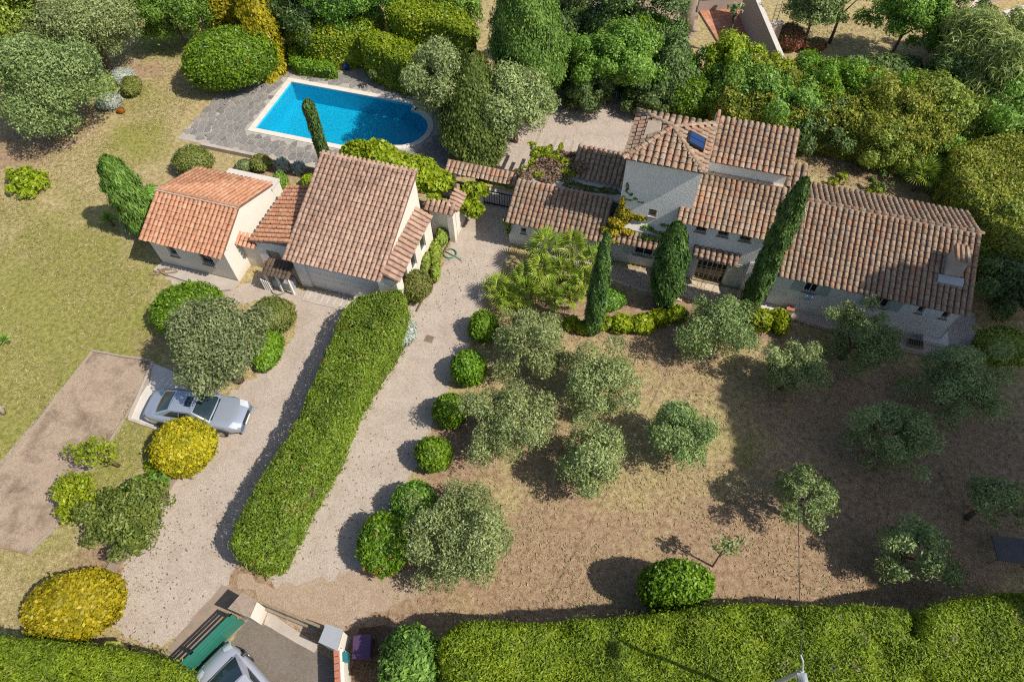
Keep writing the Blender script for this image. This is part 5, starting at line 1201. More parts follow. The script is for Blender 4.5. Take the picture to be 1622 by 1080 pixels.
col_px('cypress', 'bushy leaning cypress behind the small house', (236, 366), (166, 250), 5.4, 25, L['conifer'], prof=lambda x: np.minimum(1, (x + .1) / .2) * np.minimum(1, np.maximum(0, 1.01 - x) / .3) ** .5, Ln=.3, Wn=.06)
cpt = at(838, 60, 5.0)
column('tall_conifer', 'huge rounded green conifer beside the pool', 'conifer', at(846, 150), Vector((at(826, -30, 9).x, at(826, -30, 9).y, 0)), 9.5, 2.15, L['conifer'], dens=760, Ln=.15, Wn=.06, prof=lambda x: np.minimum(1, (x + .14) / .45) ** .6 * np.minimum(1, np.maximum(0, 1.01 - x) / .5) ** .5, fl=.07)
column('clipped_yew', 'dark egg shaped clipped yew between the pool and courtyard', 'conifer', at(756, 262), Vector((at(745, 85, 5.4).x, at(745, 85, 5.4).y, 0)), 5.5, 2.05, L['yew'], dens=480, Ln=.17, Wn=.085, prof=lambda x: np.minimum(1, (x + .12) / .45) ** .5 * np.minimum(1, np.maximum(0, 1.01 - x) / .58) ** .5, fl=.03)
column('golden_column', 'tall golden yellow clipped column left of the pool', 'conifer', at(428, 118), Vector((at(395, -30, 5.4).x, at(395, -30, 5.4).y, 0)), 5.6, 1.1, L['yellow'], dens=420, Ln=.18, Wn=.1, prof=lambda x: np.minimum(1, (x + .5) / .5) * np.minimum(1, np.maximum(0, 1.01 - x) / .25) ** .5)
bush_px('golden_block', 'golden yellow hedge top at the upper left beyond the clipped ball', 'hedge', 368, 18, 50, 36, L['yellow'], 4.2, dens=350, Ln=.18, Wn=.1, amp=.12)

# ------------------------------------------------------------------ shrubs and trees round the edge of the plot
EDGE = [  # x, y, half width, half depth, centre height, half height, leaf, label
    (500, 40, 46, 44, 2.4, 2.3, 'lime', 'bushy sunlit shrub behind the low pool hedge'),
    (556, 30, 44, 46, 2.6, 2.4, 'fresh', 'leafy shrub between the pool hedge and the clipped blocks'),
    (480, -6, 60, 26, 4.2, 2.8, 'dark', 'dark tree top at the upper edge left of centre'),
    (560, -10, 60, 24, 4.4, 2.8, 'fresh', 'green tree top at the upper edge behind the clipped blocks'),
    (620, 112, 34, 20, 1.0, 1.0, 'dark', 'low dark shrub under the front clipped block'),
    (710, -14, 46, 24, 4.2, 2.8, 'fresh', 'bright tree top behind the larger clipped block'),
    (265, 8, 58, 28, 3.2, 2.6, 'fresh', 'leafy dark tree over the shaded corner of the lawn'),
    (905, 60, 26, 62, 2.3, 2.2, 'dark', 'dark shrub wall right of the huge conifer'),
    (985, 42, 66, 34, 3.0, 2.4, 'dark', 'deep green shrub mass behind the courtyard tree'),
    (972, 96, 58, 40, 3.0, 1.6, 'fresh', 'fresh green fig tree shading the courtyard chairs'),
    (1056, 104, 36, 54, 2.4, 1.9, 'dark', 'dark shrub between fig tree and clipped mound'),
    (1028, 74, 40, 22, 2.4, 2.0, 'clip', 'bright leafy shrub behind the fig tree'),
    (1158, 108, 44, 34, 2.4, 2.0, 'lime', 'yellow green shrub below the neighbouring terrace'),
    (1214, 136, 40, 30, 2.4, 1.8, 'lime', 'pale green shrub left of the metal pole'),
    (1182, 150, 46, 50, 2.2, 2.0, 'fresh', 'green leafy shrub behind the upper wing roof'),
    (1246, 168, 44, 46, 2.2, 2.0, 'fresh', 'dark leafy shrub behind the thin metal pole'),
    (1316, 150, 52, 44, 2.5, 2.1, 'clip', 'bright leafy shrub in the middle of the back border'),
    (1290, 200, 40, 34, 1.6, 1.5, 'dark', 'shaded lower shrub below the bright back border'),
    (1412, 178, 56, 52, 2.4, 2.1, 'lime_dull', 'large yellow tinged shrub in the back border'),
    (1478, 178, 44, 46, 2.2, 2.0, 'mix', 'reddish tinged shrub next to the bamboo'),
    (1420, 236, 48, 30, 1.5, 1.4, 'mix', 'lower loose shrub over the dark gap'),
    (1540, 200, 40, 34, 1.9, 1.8, 'mix', 'loose shrub above the right edge hedge'),
    (1610, 180, 40, 60, 2.4, 2.2, 'fresh', 'green shrub at the right edge below the bamboo'),
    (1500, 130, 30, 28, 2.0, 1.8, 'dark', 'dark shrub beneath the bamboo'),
    (1296, 6, 36, 22, 3.2, 1.6, 'olive_green', 'grey green tree at the top edge behind the flowers'),
    (1446, 18, 48, 28, 3.4, 1.8, 'fresh', 'leafy tree shading the neighbouring lot'),
    (1350, -22, 40, 14, 4.0, 2.2, 'fresh', 'tree top at the upper edge over the bare lot'),
    (1520, 50, 40, 30, 2.4, 2.0, 'dark', 'dark tree below the neighbouring house wall'),
    (1590, 350, 40, 50, 1.7, 1.6, 'mix', 'autumn tinged shrub right of the annex roof'),
    (1560, 395, 26, 36, 1.2, 1.1, 'mix', 'low shrub at the corner of the annex roof'),
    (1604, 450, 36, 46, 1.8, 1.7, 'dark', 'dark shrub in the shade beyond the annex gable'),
    (1480, 240, 36, 40, 1.3, 1.3, 'fresh', 'shaded shrub behind the small palm'),
    (1395, 290, 22, 14, .5, .5, 'dark', 'low dark bush behind the annex roof'),
    (1330, 283, 12, 8, .35, .35, 'lime', 'small lime green plant behind the annex roof'),
    (1386, 298, 9, 8, .4, .4, 'lime', 'tiny bright green plant close behind the annex roof'),
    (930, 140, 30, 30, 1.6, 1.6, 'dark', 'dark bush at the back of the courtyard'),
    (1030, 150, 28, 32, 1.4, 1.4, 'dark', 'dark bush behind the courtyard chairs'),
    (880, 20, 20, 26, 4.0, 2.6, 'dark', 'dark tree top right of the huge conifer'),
    (1168, 14, 10, 8, 3.2, .5, 'olive_green', 'thin twig crown over the neighbouring wall'),
    (1600, 70, 40, 40, 2.4, 2.0, 'bamboo', 'bamboo thicket at the right edge'),
]
for (x, y, a, b, zc, rz, lf, lb) in EDGE:
    nm = 'edge_tree' if zc > 2.9 else 'edge_shrub'
    bam = lf == 'bamboo'
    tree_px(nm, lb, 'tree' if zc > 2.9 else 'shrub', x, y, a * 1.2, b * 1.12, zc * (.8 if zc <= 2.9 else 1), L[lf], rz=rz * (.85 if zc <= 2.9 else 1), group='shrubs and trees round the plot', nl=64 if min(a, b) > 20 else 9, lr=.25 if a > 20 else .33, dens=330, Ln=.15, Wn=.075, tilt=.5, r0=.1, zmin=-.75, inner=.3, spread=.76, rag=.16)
for (x, y, a, b, lb) in [(1540, 95, 46, 66, 'broad bamboo clump at the upper right'), (1580, 125, 44, 58, 'bamboo clump nearer the right edge')]:
    tree_px('bamboo', lb, 'bamboo', x, y, a, b, 2.4, L['bamboo'], rz=2.3, group='bamboo clumps', nl=26, lr=.42, dens=200, Ln=.5, Wn=.05, up=1.3, droop=.25, trunk=False, zmin=-.7, tilt=.6)

# ------------------------------------------------------------------ tall pines east and south east of the plot: their shade falls on the garden
PINES = [(1292, 668, 3.0, 15.0), (1385, 560, 3.6, 16.0), (1405, 775, 3.2, 15.0), (1530, 640, 3.3, 17.0), (1470, 880, 2.3, 15.5), (1600, 850, 3.6, 16.0), (1668, 700, 3.8, 17.0), (1500, 480, 3.2, 15.5), (1620, 520, 3.8, 16.0)]
PINE_AT = ['the sunlit olive in the big shade', 'the ground before the annex windows', 'the lower olive trees', 'the wide olive near the gable', 'the right end of the hedge', 'the dark garden table', 'the far right edge of the garden', 'the annex roof', 'the ground beyond the gable']
for k, (x, y, r_, zc) in enumerate(PINES):
    s_ = at(x, y); q = s_ + Vector((SUN_DIR.x, SUN_DIR.y, 0)) * (zc / SUN_DIR.z)
    tree('stone_pine', 'stone pine past the right edge shading ' + PINE_AT[k], 'pine tree', q, r_, r_, 1.9, zc, L['conifer'], group='tall pines beyond the right edge', nl=26, lr=.42, dens=230, Ln=.42, Wn=.2, th=zc - 1.5, r0=.28, zmin=-.3, inner=.3)

# ------------------------------------------------------------------ fan palms: every frond its own part
def frond_mesh(name, mat, n=13, L_=.56, pet=.42, spread=1.5, w=.026):
    vs = []; fs = []
    def q(*p):
        k = len(vs); vs.extend(p); fs.append(tuple(range(k, k + len(p))))
    q((0, -.012, 0), (pet, -.009, .02), (pet, .009, .02), (0, .012, 0))
    for i in range(n):
        a = -spread + 2 * spread * i / (n - 1); l = L_ * (1 - .18 * abs(a) / spread); c, s_ = math.cos(a), math.sin(a)
        for sg in (-1, 1):
            b = (pet + c * l * .45 - s_ * w * sg, s_ * l * .45 + c * w * sg, .035)
            e = (pet + c * l, s_ * l, -.07)
            q((pet, 0, .02), b, e, (pet + c * l * .45, s_ * l * .45, .012))
    me = bpy.data.meshes.new(name); me.from_pydata(vs, [], fs); me.materials.append(mat); me.update(); return me
FR = [frond_mesh('frond', L['palm']), frond_mesh('frond', L['palm'], 11, .66, .36, 1.3), frond_mesh('frond', L['palm'], 13, .5, .5, 1.6)]
YU = frond_mesh('frond', L['fresh'], 3, .7, .05, .12, .03)
def palm(name, label, pos, h, sc, nf, group=None, meshes=FR, stem=.07, low=-.35):
    seed = len(PLANTS); PLANTS.append(name); r = random.Random(seed * 7 + 1)
    t = thing(name, label, 'palm' if meshes is FR else 'yucca', (pos.x, pos.y, 0), group)
    MB().tube([(0, 0, -.03), (r.uniform(-.05, .05), r.uniform(-.05, .05), h * .6), (0, 0, h)], [stem * 1.4, stem, stem], 8).build('trunk', M['bark'], t, True)
    for k in range(nf):
        el = low + (1.35 - low) * (k / (nf - 1)) ** .9; a = k * 2.4 + r.uniform(-.3, .3)
        o = link('frond', meshes[k % len(meshes)], t); s_ = sc * r.uniform(.85, 1.15)
        o.matrix_local = Matrix.Translation((0, 0, h)) @ Matrix.Rotation(a, 4, 'Z') @ Matrix.Rotation(-el, 4, 'Y') @ Matrix.Rotation(r.uniform(-.5, .5), 4, 'X') @ Matrix.Scale(s_, 4)
PALMS = [(864, 390, 2.0, 1.0, 'tall fan palm nearest the wing wall'), (907, 392, 1.9, 1.0, 'tall fan palm under the wing eaves, right of its twin'), (940, 416, 1.7, .95, 'fan palm touching the thin cypress'), (856, 428, 1.3, 1.05, 'fan palm in the middle of the clump over the drive'),
         (892, 432, 1.2, 1.0, 'bright fan palm in the heart of the clump'), (926, 446, 1.0, 1.0, 'fan palm at the right foot of the clump'), (790, 462, .7, 1.0, 'low fan palm leaning out over the drive'), (806, 476, .6, 1.0, 'low bright fan palm above the first round bush'),
         (834, 462, .8, .95, 'low fan palm at the dark front of the clump'), (872, 470, .6, .9, 'small fan palm behind the first olive tree'), (905, 470, .5, .85, 'smallest fan palm at the right front of the clump'), (832, 442, .9, 1.0, 'fan palm at the shaded left of the clump')]
for k, (x, y, h, s_, lb) in enumerate(PALMS):
    palm('fan_palm', lb, at(x, y, h), h, s_ * 1.1, 18, 'fan palms before the wing')
palm('fan_palm', 'fan palm in the shade behind the annex', at(1462, 277, 1.2), 1.2, 1.1, 24, None)
palm('yucca', 'spiky yucca in the shadow of the small house', at(172, 348, .5), .5, .85, 36, None, [YU], .08, -.1)
palm('yucca', 'small spiky yucca at the left edge of the lawn', at(8, 538, .3), .3, .55, 30, None, [YU], .06, -.1)

# ------------------------------------------------------------------ climbers
def vine(name, label, blobs, mat, dens=340, Ln=.13, Wn=.1, cat='vine', frame=HF, group=None, flat=None):
    """Leaves hung over blobs (u, v, z, ru, rv, rz) in house axes."""
    V = []
    for k, (u, v, z, a, b, c) in enumerate(blobs):
        n = int(dens * 4 * (a * b + b * c + a * c) / 1.0 * 1.05); d = sph_dirs(n, -1); w = wob(len(PLANTS) * 3 + k, 6, 2, 5)
        p = np.array([u, v, z]) + d * np.array([a, b, c]) * (1 + w(d) * .28 - rng.random(n) * .25)[:, None]
        V.append(leaf_quads(p, d, Ln, Wn, .7))
    PLANTS.append(name); V = np.concatenate(V); o0 = np.array(blobs[0][:3]) * [1, 1, 0]
    o = link(name, mesh_arrays(name, V - o0, quads_for(len(V) // 4), mat)); o.matrix_world = frame @ Matrix.Translation(Vector(o0))
    return tag(o, label, cat, group)
vine('golden_vine', 'golden autumn vine climbing the tower corner above the porch roof', [(18.75, 7.25, 3.1, .45, .14, .6), (18.5, 7.0, 2.7, .5, .25, .35), (18.35, 6.75, 2.35, .45, .3, .2), (19.35, 7.26, 3.2, .55, .08, .2), (18.62, 7.28, 3.9, .14, .07, .5), (18.4, 6.45, 2.05, .55, .2, .12), (19.1, 6.85, 2.5, .45, .2, .10)], L['ivy_gold'], 420)
vine('moss_cushion', 'green moss and creeper strip along the flat ledge of the wing', [(16.5, 8.85, 2.94, 1.2, .30, .07), (17.7, 8.95, 2.95, .6, .25, .08), (15.6, 9.05, 2.93, .6, .18, .06)], M['moss'], 500, .08, .07, 'moss')
vine('creeper', 'thin green creeper crossing the ledge under the tower window', [(20.1, 7.15, 2.72, .35, .12, .09), (20.7, 7.1, 2.62, .5, .08, .06), (21.1, 7.1, 2.64, .3, .08, .05), (20.9, 7.28, 3.0, .2, .04, .06), (20.3, 6.8, 2.42, .5, .08, .04)], L['fresh'], 420)
vine('creeper', 'dark bare creeper stems on the upper tower wall', [(18.75, 7.28, 4.9, .07, .03, .35), (18.95, 7.29, 4.6, .12, .03, .08), (19.2, 7.29, 4.35, .14, .02, .07), (19.5, 7.29, 4.2, .2, .02, .05), (18.9, 7.28, 4.2, .2, .02, .05)], L['dark'], 420, .09, .06)
vine('wall_creeper', 'green creeper hanging below the tiled gate wall', [(11.3, 8.95, 1.95, 1.0, .14, .14), (12.5, 8.9, 1.95, .5, .16, .18), (13.0, 6.4, 1.9, .35, .16, .12), (12.95, 6.5, 1.4, .1, .14, .5)], L['mix'], 420)
vine('wisteria', 'bright yellow green climber heaped behind the garage ridge', [(4.5, 7.1, 3.6, .9, .8, .8), (5.6, 7.2, 3.9, .9, .9, .7), (6.6, 7.0, 3.6, .9, .8, .7), (7.6, 7.1, 3.3, .9, .9, .7), (8.5, 7.5, 2.7, .9, .8, .6), (6.9, 8.1, 2.7, 1.5, .7, .7), (8.8, 6.7, 2.3, .4, .4, .3), (5.2, 8.1, 2.7, 1.4, .7, .7)], L['lime'], 230, .24, .15)
vine('wisteria', 'bright climber spilling over the tiled coping at the gateway', [(10.4, 7.9, 2.0, .6, .6, .5), (10.7, 7.3, 1.4, .5, .5, .5), (10.2, 7.0, 1.9, .35, .4, .25), (10.9, 8.5, 1.7, .35, .3, .4)], L['lime'], 260, .22, .14)
vine('dry_vine', 'brown and pinkish dry vine on the courtyard pergola', [(14.7, 11.0, 2.5, .8, .8, .34), (15.4, 10.8, 2.8, .7, .7, .34), (14.2, 10.3, 2.5, .9, .7, .4), (15.9, 10.3, 3.1, .7, .5, .3), (14.7, 9.6, 3.0, .9, .55, .4), (13.7, 9.3, 2.9, .7, .5, .35), (15.9, 9.8, 3.4, .5, .4, .2), (13.3, 8.9, 3.0, .5, .3, .12), (14.4, 8.9, 3.02, .6, .3, .15)], L['dry'], 330, .14, .08)
vine('green_vine', 'yellow green vine on the west end of the pergola', [(13.2, 11.4, 2.4, .35, .6, .25), (13.7, 11.6, 2.45, .25, .6, .2), (13.1, 10.6, 2.2, .35, .4, .3), (14.3, 12.0, 2.45, .14, .6, .14), (12.7, 12.0, 2.4, .3, .14, .12), (13.5, 10.2, 2.2, .5, .3, .3), (13.0, 9.5, 2.6, .4, .3, .3), (15.3, 9.5, 3.15, .5, .2, .15), (14.2, 10.9, 2.75, .5, .4, .2), (15.0, 10.2, 3.1, .4, .3, .2), (13.9, 9.0, 3.1, .4, .2, .12)], L['lime'], 260, .15, .1)

# pergola
pg = thing('pergola', 'open wooden pergola with vine covered beams in the courtyard', 'pergola', uvw(14, 11.5), None, AZ); PGO = Vector((14, 11.5, 0))
def ppart(name, mb, mat, par, o0):
    mb.v = [tuple(Vector(p) - o0) for p in mb.v]; return mb.build(name, mat, par)
for k, (u, e) in enumerate(((12.85, 13.2), (13.35, 12.7), (13.87, 13.15), (14.3, 13.2), (14.85, 12.9), (15.28, 12.9))): ppart('beam', MB().box(u - .055, u + .055, 10.0, e, 2.28, 2.42), M['wood_grey'], pg, PGO)
for v in (10.3, 11.9): ppart('rail', MB().box(12.6, 15.6, v - .06, v + .06, 2.14, 2.275), M['wood_grey'], pg, PGO)
for u in (12.8, 15.4):
    for v in (10.3, 11.9): ppart('post', MB().box(u - .06, u + .06, v - .06, v + .06, 0, 2.14), M['wood_grey'], pg, PGO)
ap_ = thing('pergola', 'small dark beam frame under the bright climber behind the garage', 'pergola', uvw(9, 7.2), None, AZ); APO = Vector((9, 7.2, 0))
for v in (6.9, 7.5, 8.1): ppart('beam', MB().box(8.5, 10.0, v - .05, v + .05, 2.2, 2.3), M['iron'], ap_, APO)
for u in (8.55, 9.8): ppart('post', MB().box(u - .04, u + .04, 8.0, 8.08, 0, 2.2), M['iron'], ap_, APO)

# ------------------------------------------------------------------ cars
def make_car(name, label, loc, head, paint, Lc=4.62, W=1.74, hatch=False):
    t = thing(name, label, 'car', loc, None, head); h = W / 2
    f, b = Lc / 2, -Lc / 2
    def half(x):
        u = abs(x) / (Lc / 2); return h * ((1 - .24 * u ** 7 - .07 * u ** 2) if hatch else (1 - .17 * u ** 5 - .06 * u ** 2))
    def deck_z(x):
        if hatch: pts = [(-2.1, .88), (-1.7, .95), (-1.0, .96), (.6, .98), (1.0, .95), (1.5, .90), (1.85, .80), (f - .1, .66), (f, .54)]
        else: pts = [(b, .74), (b + .12, .86), (-1.7, .92), (-.9, .92), (.8, .92), (1.3, .88), (1.9, .78), (f - .15, .66), (f, .55)]
        xs, zs = zip(*pts); return float(np.interp(x, xs, zs))
    xs = np.linspace(b, f, 25); xs[1] = b + .05; xs[-2] = f - .05
    prof = [(.90, .22), (1.0, .36), (1.0, .56), (.985, .70), (.93, .0), (.80, .012), (.45, .035), (0, .045)]
    mb = MB(); ring = []
    for x in xs:
        w = half(x) * (1 if abs(x) < Lc / 2 - .03 else .94); zt = deck_z(x); row = []
        for (k, z) in prof:
            zz = z if z >= .2 else zt - .05 + z * 1.25 + (.03 if z == 0 else .045)
            row.append((x, k * w, min(zz, zt + .03)))
        full = row + [(p[0], -p[1], p[2]) for p in row[-2::-1]]; ring.append(full)
    n = len(ring[0])
    mb.v = [p for r in ring for p in r]
    for i in range(len(xs) - 1):
        for j in range(n - 1): mb.f.append((i * n + j, (i + 1) * n + j, (i + 1) * n + j + 1, i * n + j + 1))
        mb.f.append((i * n + n - 1, (i + 1) * n + n - 1, (i + 1) * n, i * n))
    mb.f.append(tuple(range(n))[::-1]); mb.f.append(tuple((len(xs) - 1) * n + j for j in range(n)))
    body = mb.build('body', paint, t, True)
    # cabin: corner points of the pillars
    if hatch: wb, rf, rr, bb = (1.32, .72, .95), (.35, .56, 1.47), (-1.55, .54, 1.43), (-2.05, .66, .95)
    else: wb, rf, rr, bb = (.98, .70, .92), (.22, .53, 1.37), (-.85, .52, 1.35), (-1.72, .63, .92)
    def patch(a, b_, c, d, bul, axis, s0=0, s1=1, t0=0, t1=1, off=0.0, nu=8, nv=8):
        a, b_, c, d = map(Vector, (a, b_, c, d)); nr = (b_ - a).cross(d - a).normalized(); 
        if nr.dot(Vector(axis)) < 0: nr = -nr
        def fn(s, tt):
            s = s0 + (s1 - s0) * s; tt = t0 + (t1 - t0) * tt
            p = (a * (1 - s) + b_ * s) * (1 - tt) + (d * (1 - s) + c * s) * tt
            return p + nr * (bul * (1 - (2 * s - 1) ** 2) * (1 - (2 * tt - 1) ** 2 * .6) + off)
        return MB().grid(fn, nu, nv)
    P_ = lambda q, sg: (q[0], q[1] * sg, q[2])
    cab = MB()
    faces = {'front': ((P_(wb, -1), P_(wb, 1), P_(rf, 1), P_(rf, -1)), .07, (1, 0, .5)), 'roof': ((P_(rf, -1), P_(rf, 1), P_(rr, 1), P_(rr, -1)), .05, (0, 0, 1)),
             'rear': ((P_(rr, -1), P_(rr, 1), P_(bb, 1), P_(bb, -1)), .06, (-1, 0, .5)), 'left': ((P_(wb, 1), P_(bb, 1), P_(rr, 1), P_(rf, 1)), .03, (0, 1, .3)), 'right': ((P_(wb, -1), P_(bb, -1), P_(rr, -1), P_(rf, -1)), .03, (0, -1, .3))}
    for k, (q, bu, ax) in faces.items():
        g = patch(*q, bu, ax); cab.add(g.v, g.f)
    cab.build('cabin', paint, t, True)
    q, bu, ax = faces['front']; patch(*q, bu, ax, .06, .94, .07, .95, .012).build('windscreen', M['car_glass'], t, True)
    q, bu, ax = faces['rear']; patch(*q, bu, ax, .07, .93, .08, .85, .012).build('rear_window', M['car_glass'], t, True)
    for k in ('left', 'right'):
        q, bu, ax = faces[k]
        for (s0, s1) in ((.17, .52), (.55, .84)): patch(*q, bu, ax, s0, s1, .14, .90, .012).build('side_window', M['car_glass'], t, True)
    q, bu, ax = faces['roof']
    if not hatch: patch(*q, bu, ax, .26, .74, .12, .42, .008).build('sunroof', M['car_glass'], t, True)
    else: MB().lathe([(.035, 1.5), (.03, 1.54), (.012, 1.62)], (.1, 0, 0), 8).build('aerial', M['black'], t)
    for sx in (1, -1):
        for sy in (1, -1):
            x = sx * Lc * .292; y = sy * (h - .085)
            wl_ = MB().lathe([(.20, -.10), (.305, -.10), (.32, -.07), (.32, .07), (.305, .10), (.20, .10)], (x, y, .32), 18, 'y').build('wheel', M['tyre'], t)
            mbr = MB().lathe([(.03, .0), (.2, .0), (.2, .012), (.03, .02)], (x, y + (.10 if sy > 0 else -.115), .32), 16, 'y'); mbr.build('rim', M['rim'], wl_)
            MB().lathe([(.335, .0), (.36, .0), (.36, .008), (.335, .008)], (x, sy * (h - .006) - (.0 if sy < 0 else .004), .33), 18, 'y').build('wheel_arch', M['black'], t)
        MB().grid(lambda s_, tt, sx=sx: (f - .02 - .34 * tt - .10 * s_ - .03 * abs(s_), sx * (h * .50 + h * .34 * s_), deck_z(f - .05 - .34 * tt - .1 * s_) + .012 + .03 * (1 - tt) * 0), 5, 5).build('headlight', M['lamp_glass'], t, True)
        MB().grid(lambda s_, tt, sx=sx: (b + .03 + .1 * tt, sx * (h * .5 + h * .34 * s_), .66 + .16 * tt), 3, 3).build('tail_light', M['red_lamp'], t, True)
        mr = MB().grid(lambda s_, tt, sx=sx: (wb[0] - .22 - .07 * math.cos(tt * 2 * math.pi), sx * (.80 + .17 * s_), .95 + .065 * math.sin(tt * 2 * math.pi) * (1 - .3 * s_)), 3, 10); mr.build('mirror', M['black'] if hatch else paint, t, True)
    MB().box(f - .03, f + .012, -.34, .34, .42, .60).build('grille', M['black'], t)
    MB().box(f + .002, f + .02, -.26, .26, .30, .40).build('number_plate', M['frame_white'], t)
    MB().box(f - .06, f + .03, -h * .8, h * .8, .2, .28).build('bumper', paint, t)
    MB().box(wb[0] - .10, wb[0] + .06, -.55, .55, .925, .945).build('wiper_cowl', M['black'], t)
    if not hatch:
        for sg in (-1, 1): MB().tube([(.98, .3 * sg, deck_z(.98) + .05), (1.5, .38 * sg, deck_z(1.5) + .025), (2.0, .45 * sg, deck_z(2.0) + .02)], .006, 5).build('bonnet_crease', paint, t)
    return t
a_, b_ = at(241, 641, .6), at(386, 659, .6); mid = (a_ + b_) / 2
make_car('parked_car', 'silver coupe parked half under the big olive green tree', (mid.x, mid.y, .012), math.atan2((b_ - a_).y, (b_ - a_).x), M['car_silver'])
gA, gB = at(388, 985), at(290, 1083); gd = (gB - gA).normalized(); hd = Vector((gd.y, -gd.x, 0))
if hd.x > 0: hd = -hd
fr_ = at(334, 1040, .75); fr_.z = 0; cc = fr_ - hd * 2.05
make_car('street_car', 'pale silver car standing nose to the green gate at the bottom edge', (cc.x, cc.y, .012), math.atan2(hd.y, hd.x), M['car_pale'], 4.2, 1.78, True)

# ------------------------------------------------------------------ gates and pillars at the street
gt = thing('sliding_gate', 'long green metal sliding gate in front of the pale car', 'gate', (gA.x, gA.y, 0), None, math.atan2(gd.y, gd.x)); Lg = 5.2
MB().box(.0, Lg, -.025, .025, .08, .93).build('panel', M['green_paint'], gt)
for z in (1.07, 1.25, 1.40): MB().box(.0, Lg, -.03, .03, z, z + .06).build('rail', M['green_paint'], gt)
for x in (.0, 1.7, 3.4, 5.1): MB().box(x, x + .14, -.035, .035, .0, 1.46).build('post', M['green_paint'], gt)
tr = MB(); tr.box(-.2, Lg, -.06, .06, .004, .03); tr.build('floor_rail', M['kerb'], gt)
pillars = []
def pillar(label, quad, h, hc):
    q = [at(x, y, h) for x, y in quad]; c = sum(q, Vector()) / 4; c.z = 0
    t = thing('gate_pillar', label, 'pillar', c, None, 0)
    MB().prism([(p.x - c.x, p.y - c.y, 0) for p in q], (0, 0, h - .08)).build('shaft', M['white'], t)
    k = 1.09; MB().prism([((p.x - c.x) * k, (p.y - c.y) * k, h - .08) for p in q], (0, 0, .09)).build('cap', M['edge_stone'] if hc else M['grey_metal'], t)
    return t
p1 = pillar('white gate pillar with a brownish stone cap at the end of the sliding gate', [(363, 963), (384, 939), (405, 951), (394, 976)], 1.5, True)
MB().lathe([(.05, 1.0), (.05, 1.06)], (-.3, -.35, 0), 8).build('lamp', M['wood'], p1)
p2 = pillar('white gate pillar with a pale grey cap beside the purple bin', [(506, 1016), (517, 989), (542, 998), (533, 1028)], 1.5, False)
fA, fB = at(410, 952, 1.2), at(512, 994, 1.2); fd_ = (fB - fA); Lf = Vector((fd_.x, fd_.y, 0)).length
fe = thing('green_fence', 'low green metal fence on a kerb between the two white pillars', 'fence', (fA.x, fA.y, 0), None, math.atan2(fd_.y, fd_.x))
MB().box(0, Lf, -.02, .02, .35, 1.12).build('panel', M['green_paint'], fe); MB().box(0, Lf, -.05, .05, 1.12, 1.18).build('top_rail', M['wood'], fe); MB().box(0, Lf, -.12, .12, 0, .35).build('low_wall', M['kerb'], fe)
for x in (.0, Lf * .33, Lf * .66, Lf - .06): MB().box(x, x + .06, -.04, .04, .35, 1.12).build('post', M['green_paint'], fe)
sheet('fence_strip', [(425, 968), (505, 1022), (498, 1034), (418, 988)], .010, M['concrete'], 'pale concrete strip at the foot of the green fence', .01, 0)
w0_, w1_ = at(533, 1028, 1.2), at(536, 1100, 1.2); wd = Vector((w1_.x - w0_.x, w1_.y - w0_.y, 0)); Lw = wd.length + 4
lw = thing('street_wall', 'white street wall with a red brick top running from the grey capped pillar', 'wall', (w0_.x, w0_.y, 0), None, math.atan2(wd.y, wd.x))
MB().box(0, Lw, -.1, .22, 0, 1.12).build('wall', M['white'], lw)
for k in range(int(Lw / .24)): MB().box(k * .24 + .01, k * .24 + .225, -.11, .09, 1.122, 1.2 + .006 * (k % 3)).build('brick', M['brick'], lw)
lx = thing('letterbox', 'small teal letterbox on the white street wall', 'letterbox', at(543, 1036, .9), None, math.atan2(wd.y, wd.x))
MB().box(-.02, .3, .05, .22, -.1, .26).build('box', M['teal'], lx); MB().box(.04, .24, .22, .228, .12, .16).build('slot', M['black'], lx)
# a lamp on an arm further along the street wall, just below the picture
# ------------------------------------------------------------------ bins, hoses, pots, seats and other small things
def wheel_bin(name, label, px, py, rot, mat, w=.56, d=.6, h=.95):
    p = at(px, py, h); t = thing(name, label, 'bin', (p.x, p.y, 0), None, rot)
    MB().add([(-w * .42, -d * .42, .06), (w * .42, -d * .42, .06), (w * .42, d * .42, .06), (-w * .42, d * .42, .06), (-w / 2, -d / 2, h), (w / 2, -d / 2, h), (w / 2, d / 2, h), (-w / 2, d / 2, h)], [(0, 3, 2, 1), (4, 5, 6, 7), (0, 1, 5, 4), (1, 2, 6, 5), (2, 3, 7, 6), (3, 0, 4, 7)]).build('body', mat, t)
    MB().grid(lambda s, tt: ((s - .5) * w * 1.08, (tt - .5) * d * 1.1, h + .02 + .05 * (1 - (2 * s - 1) ** 2)), 6, 2).build('lid', mat, t, True)
    MB().tube([(-w * .4, d * .58, h - .02), (w * .4, d * .58, h - .02)], .02, 6).build('handle', mat, t)
    for s in (-1, 1): MB().tube([(s * w * .36, d * .44, .1), (s * w * .48, d * .44, .1)], .1, 10).build('wheel', M['tyre'], t)
wheel_bin('wheeled_bin', 'purple wheeled bin beside the white gate pillar', 573, 1024, .05, M['purple'], .6, .72)
wheel_bin('wheeled_bin', 'yellow green wheeled bin half behind the bottom left hedge', 174, 1030, .0, M['lime_plastic'], .6, .55)
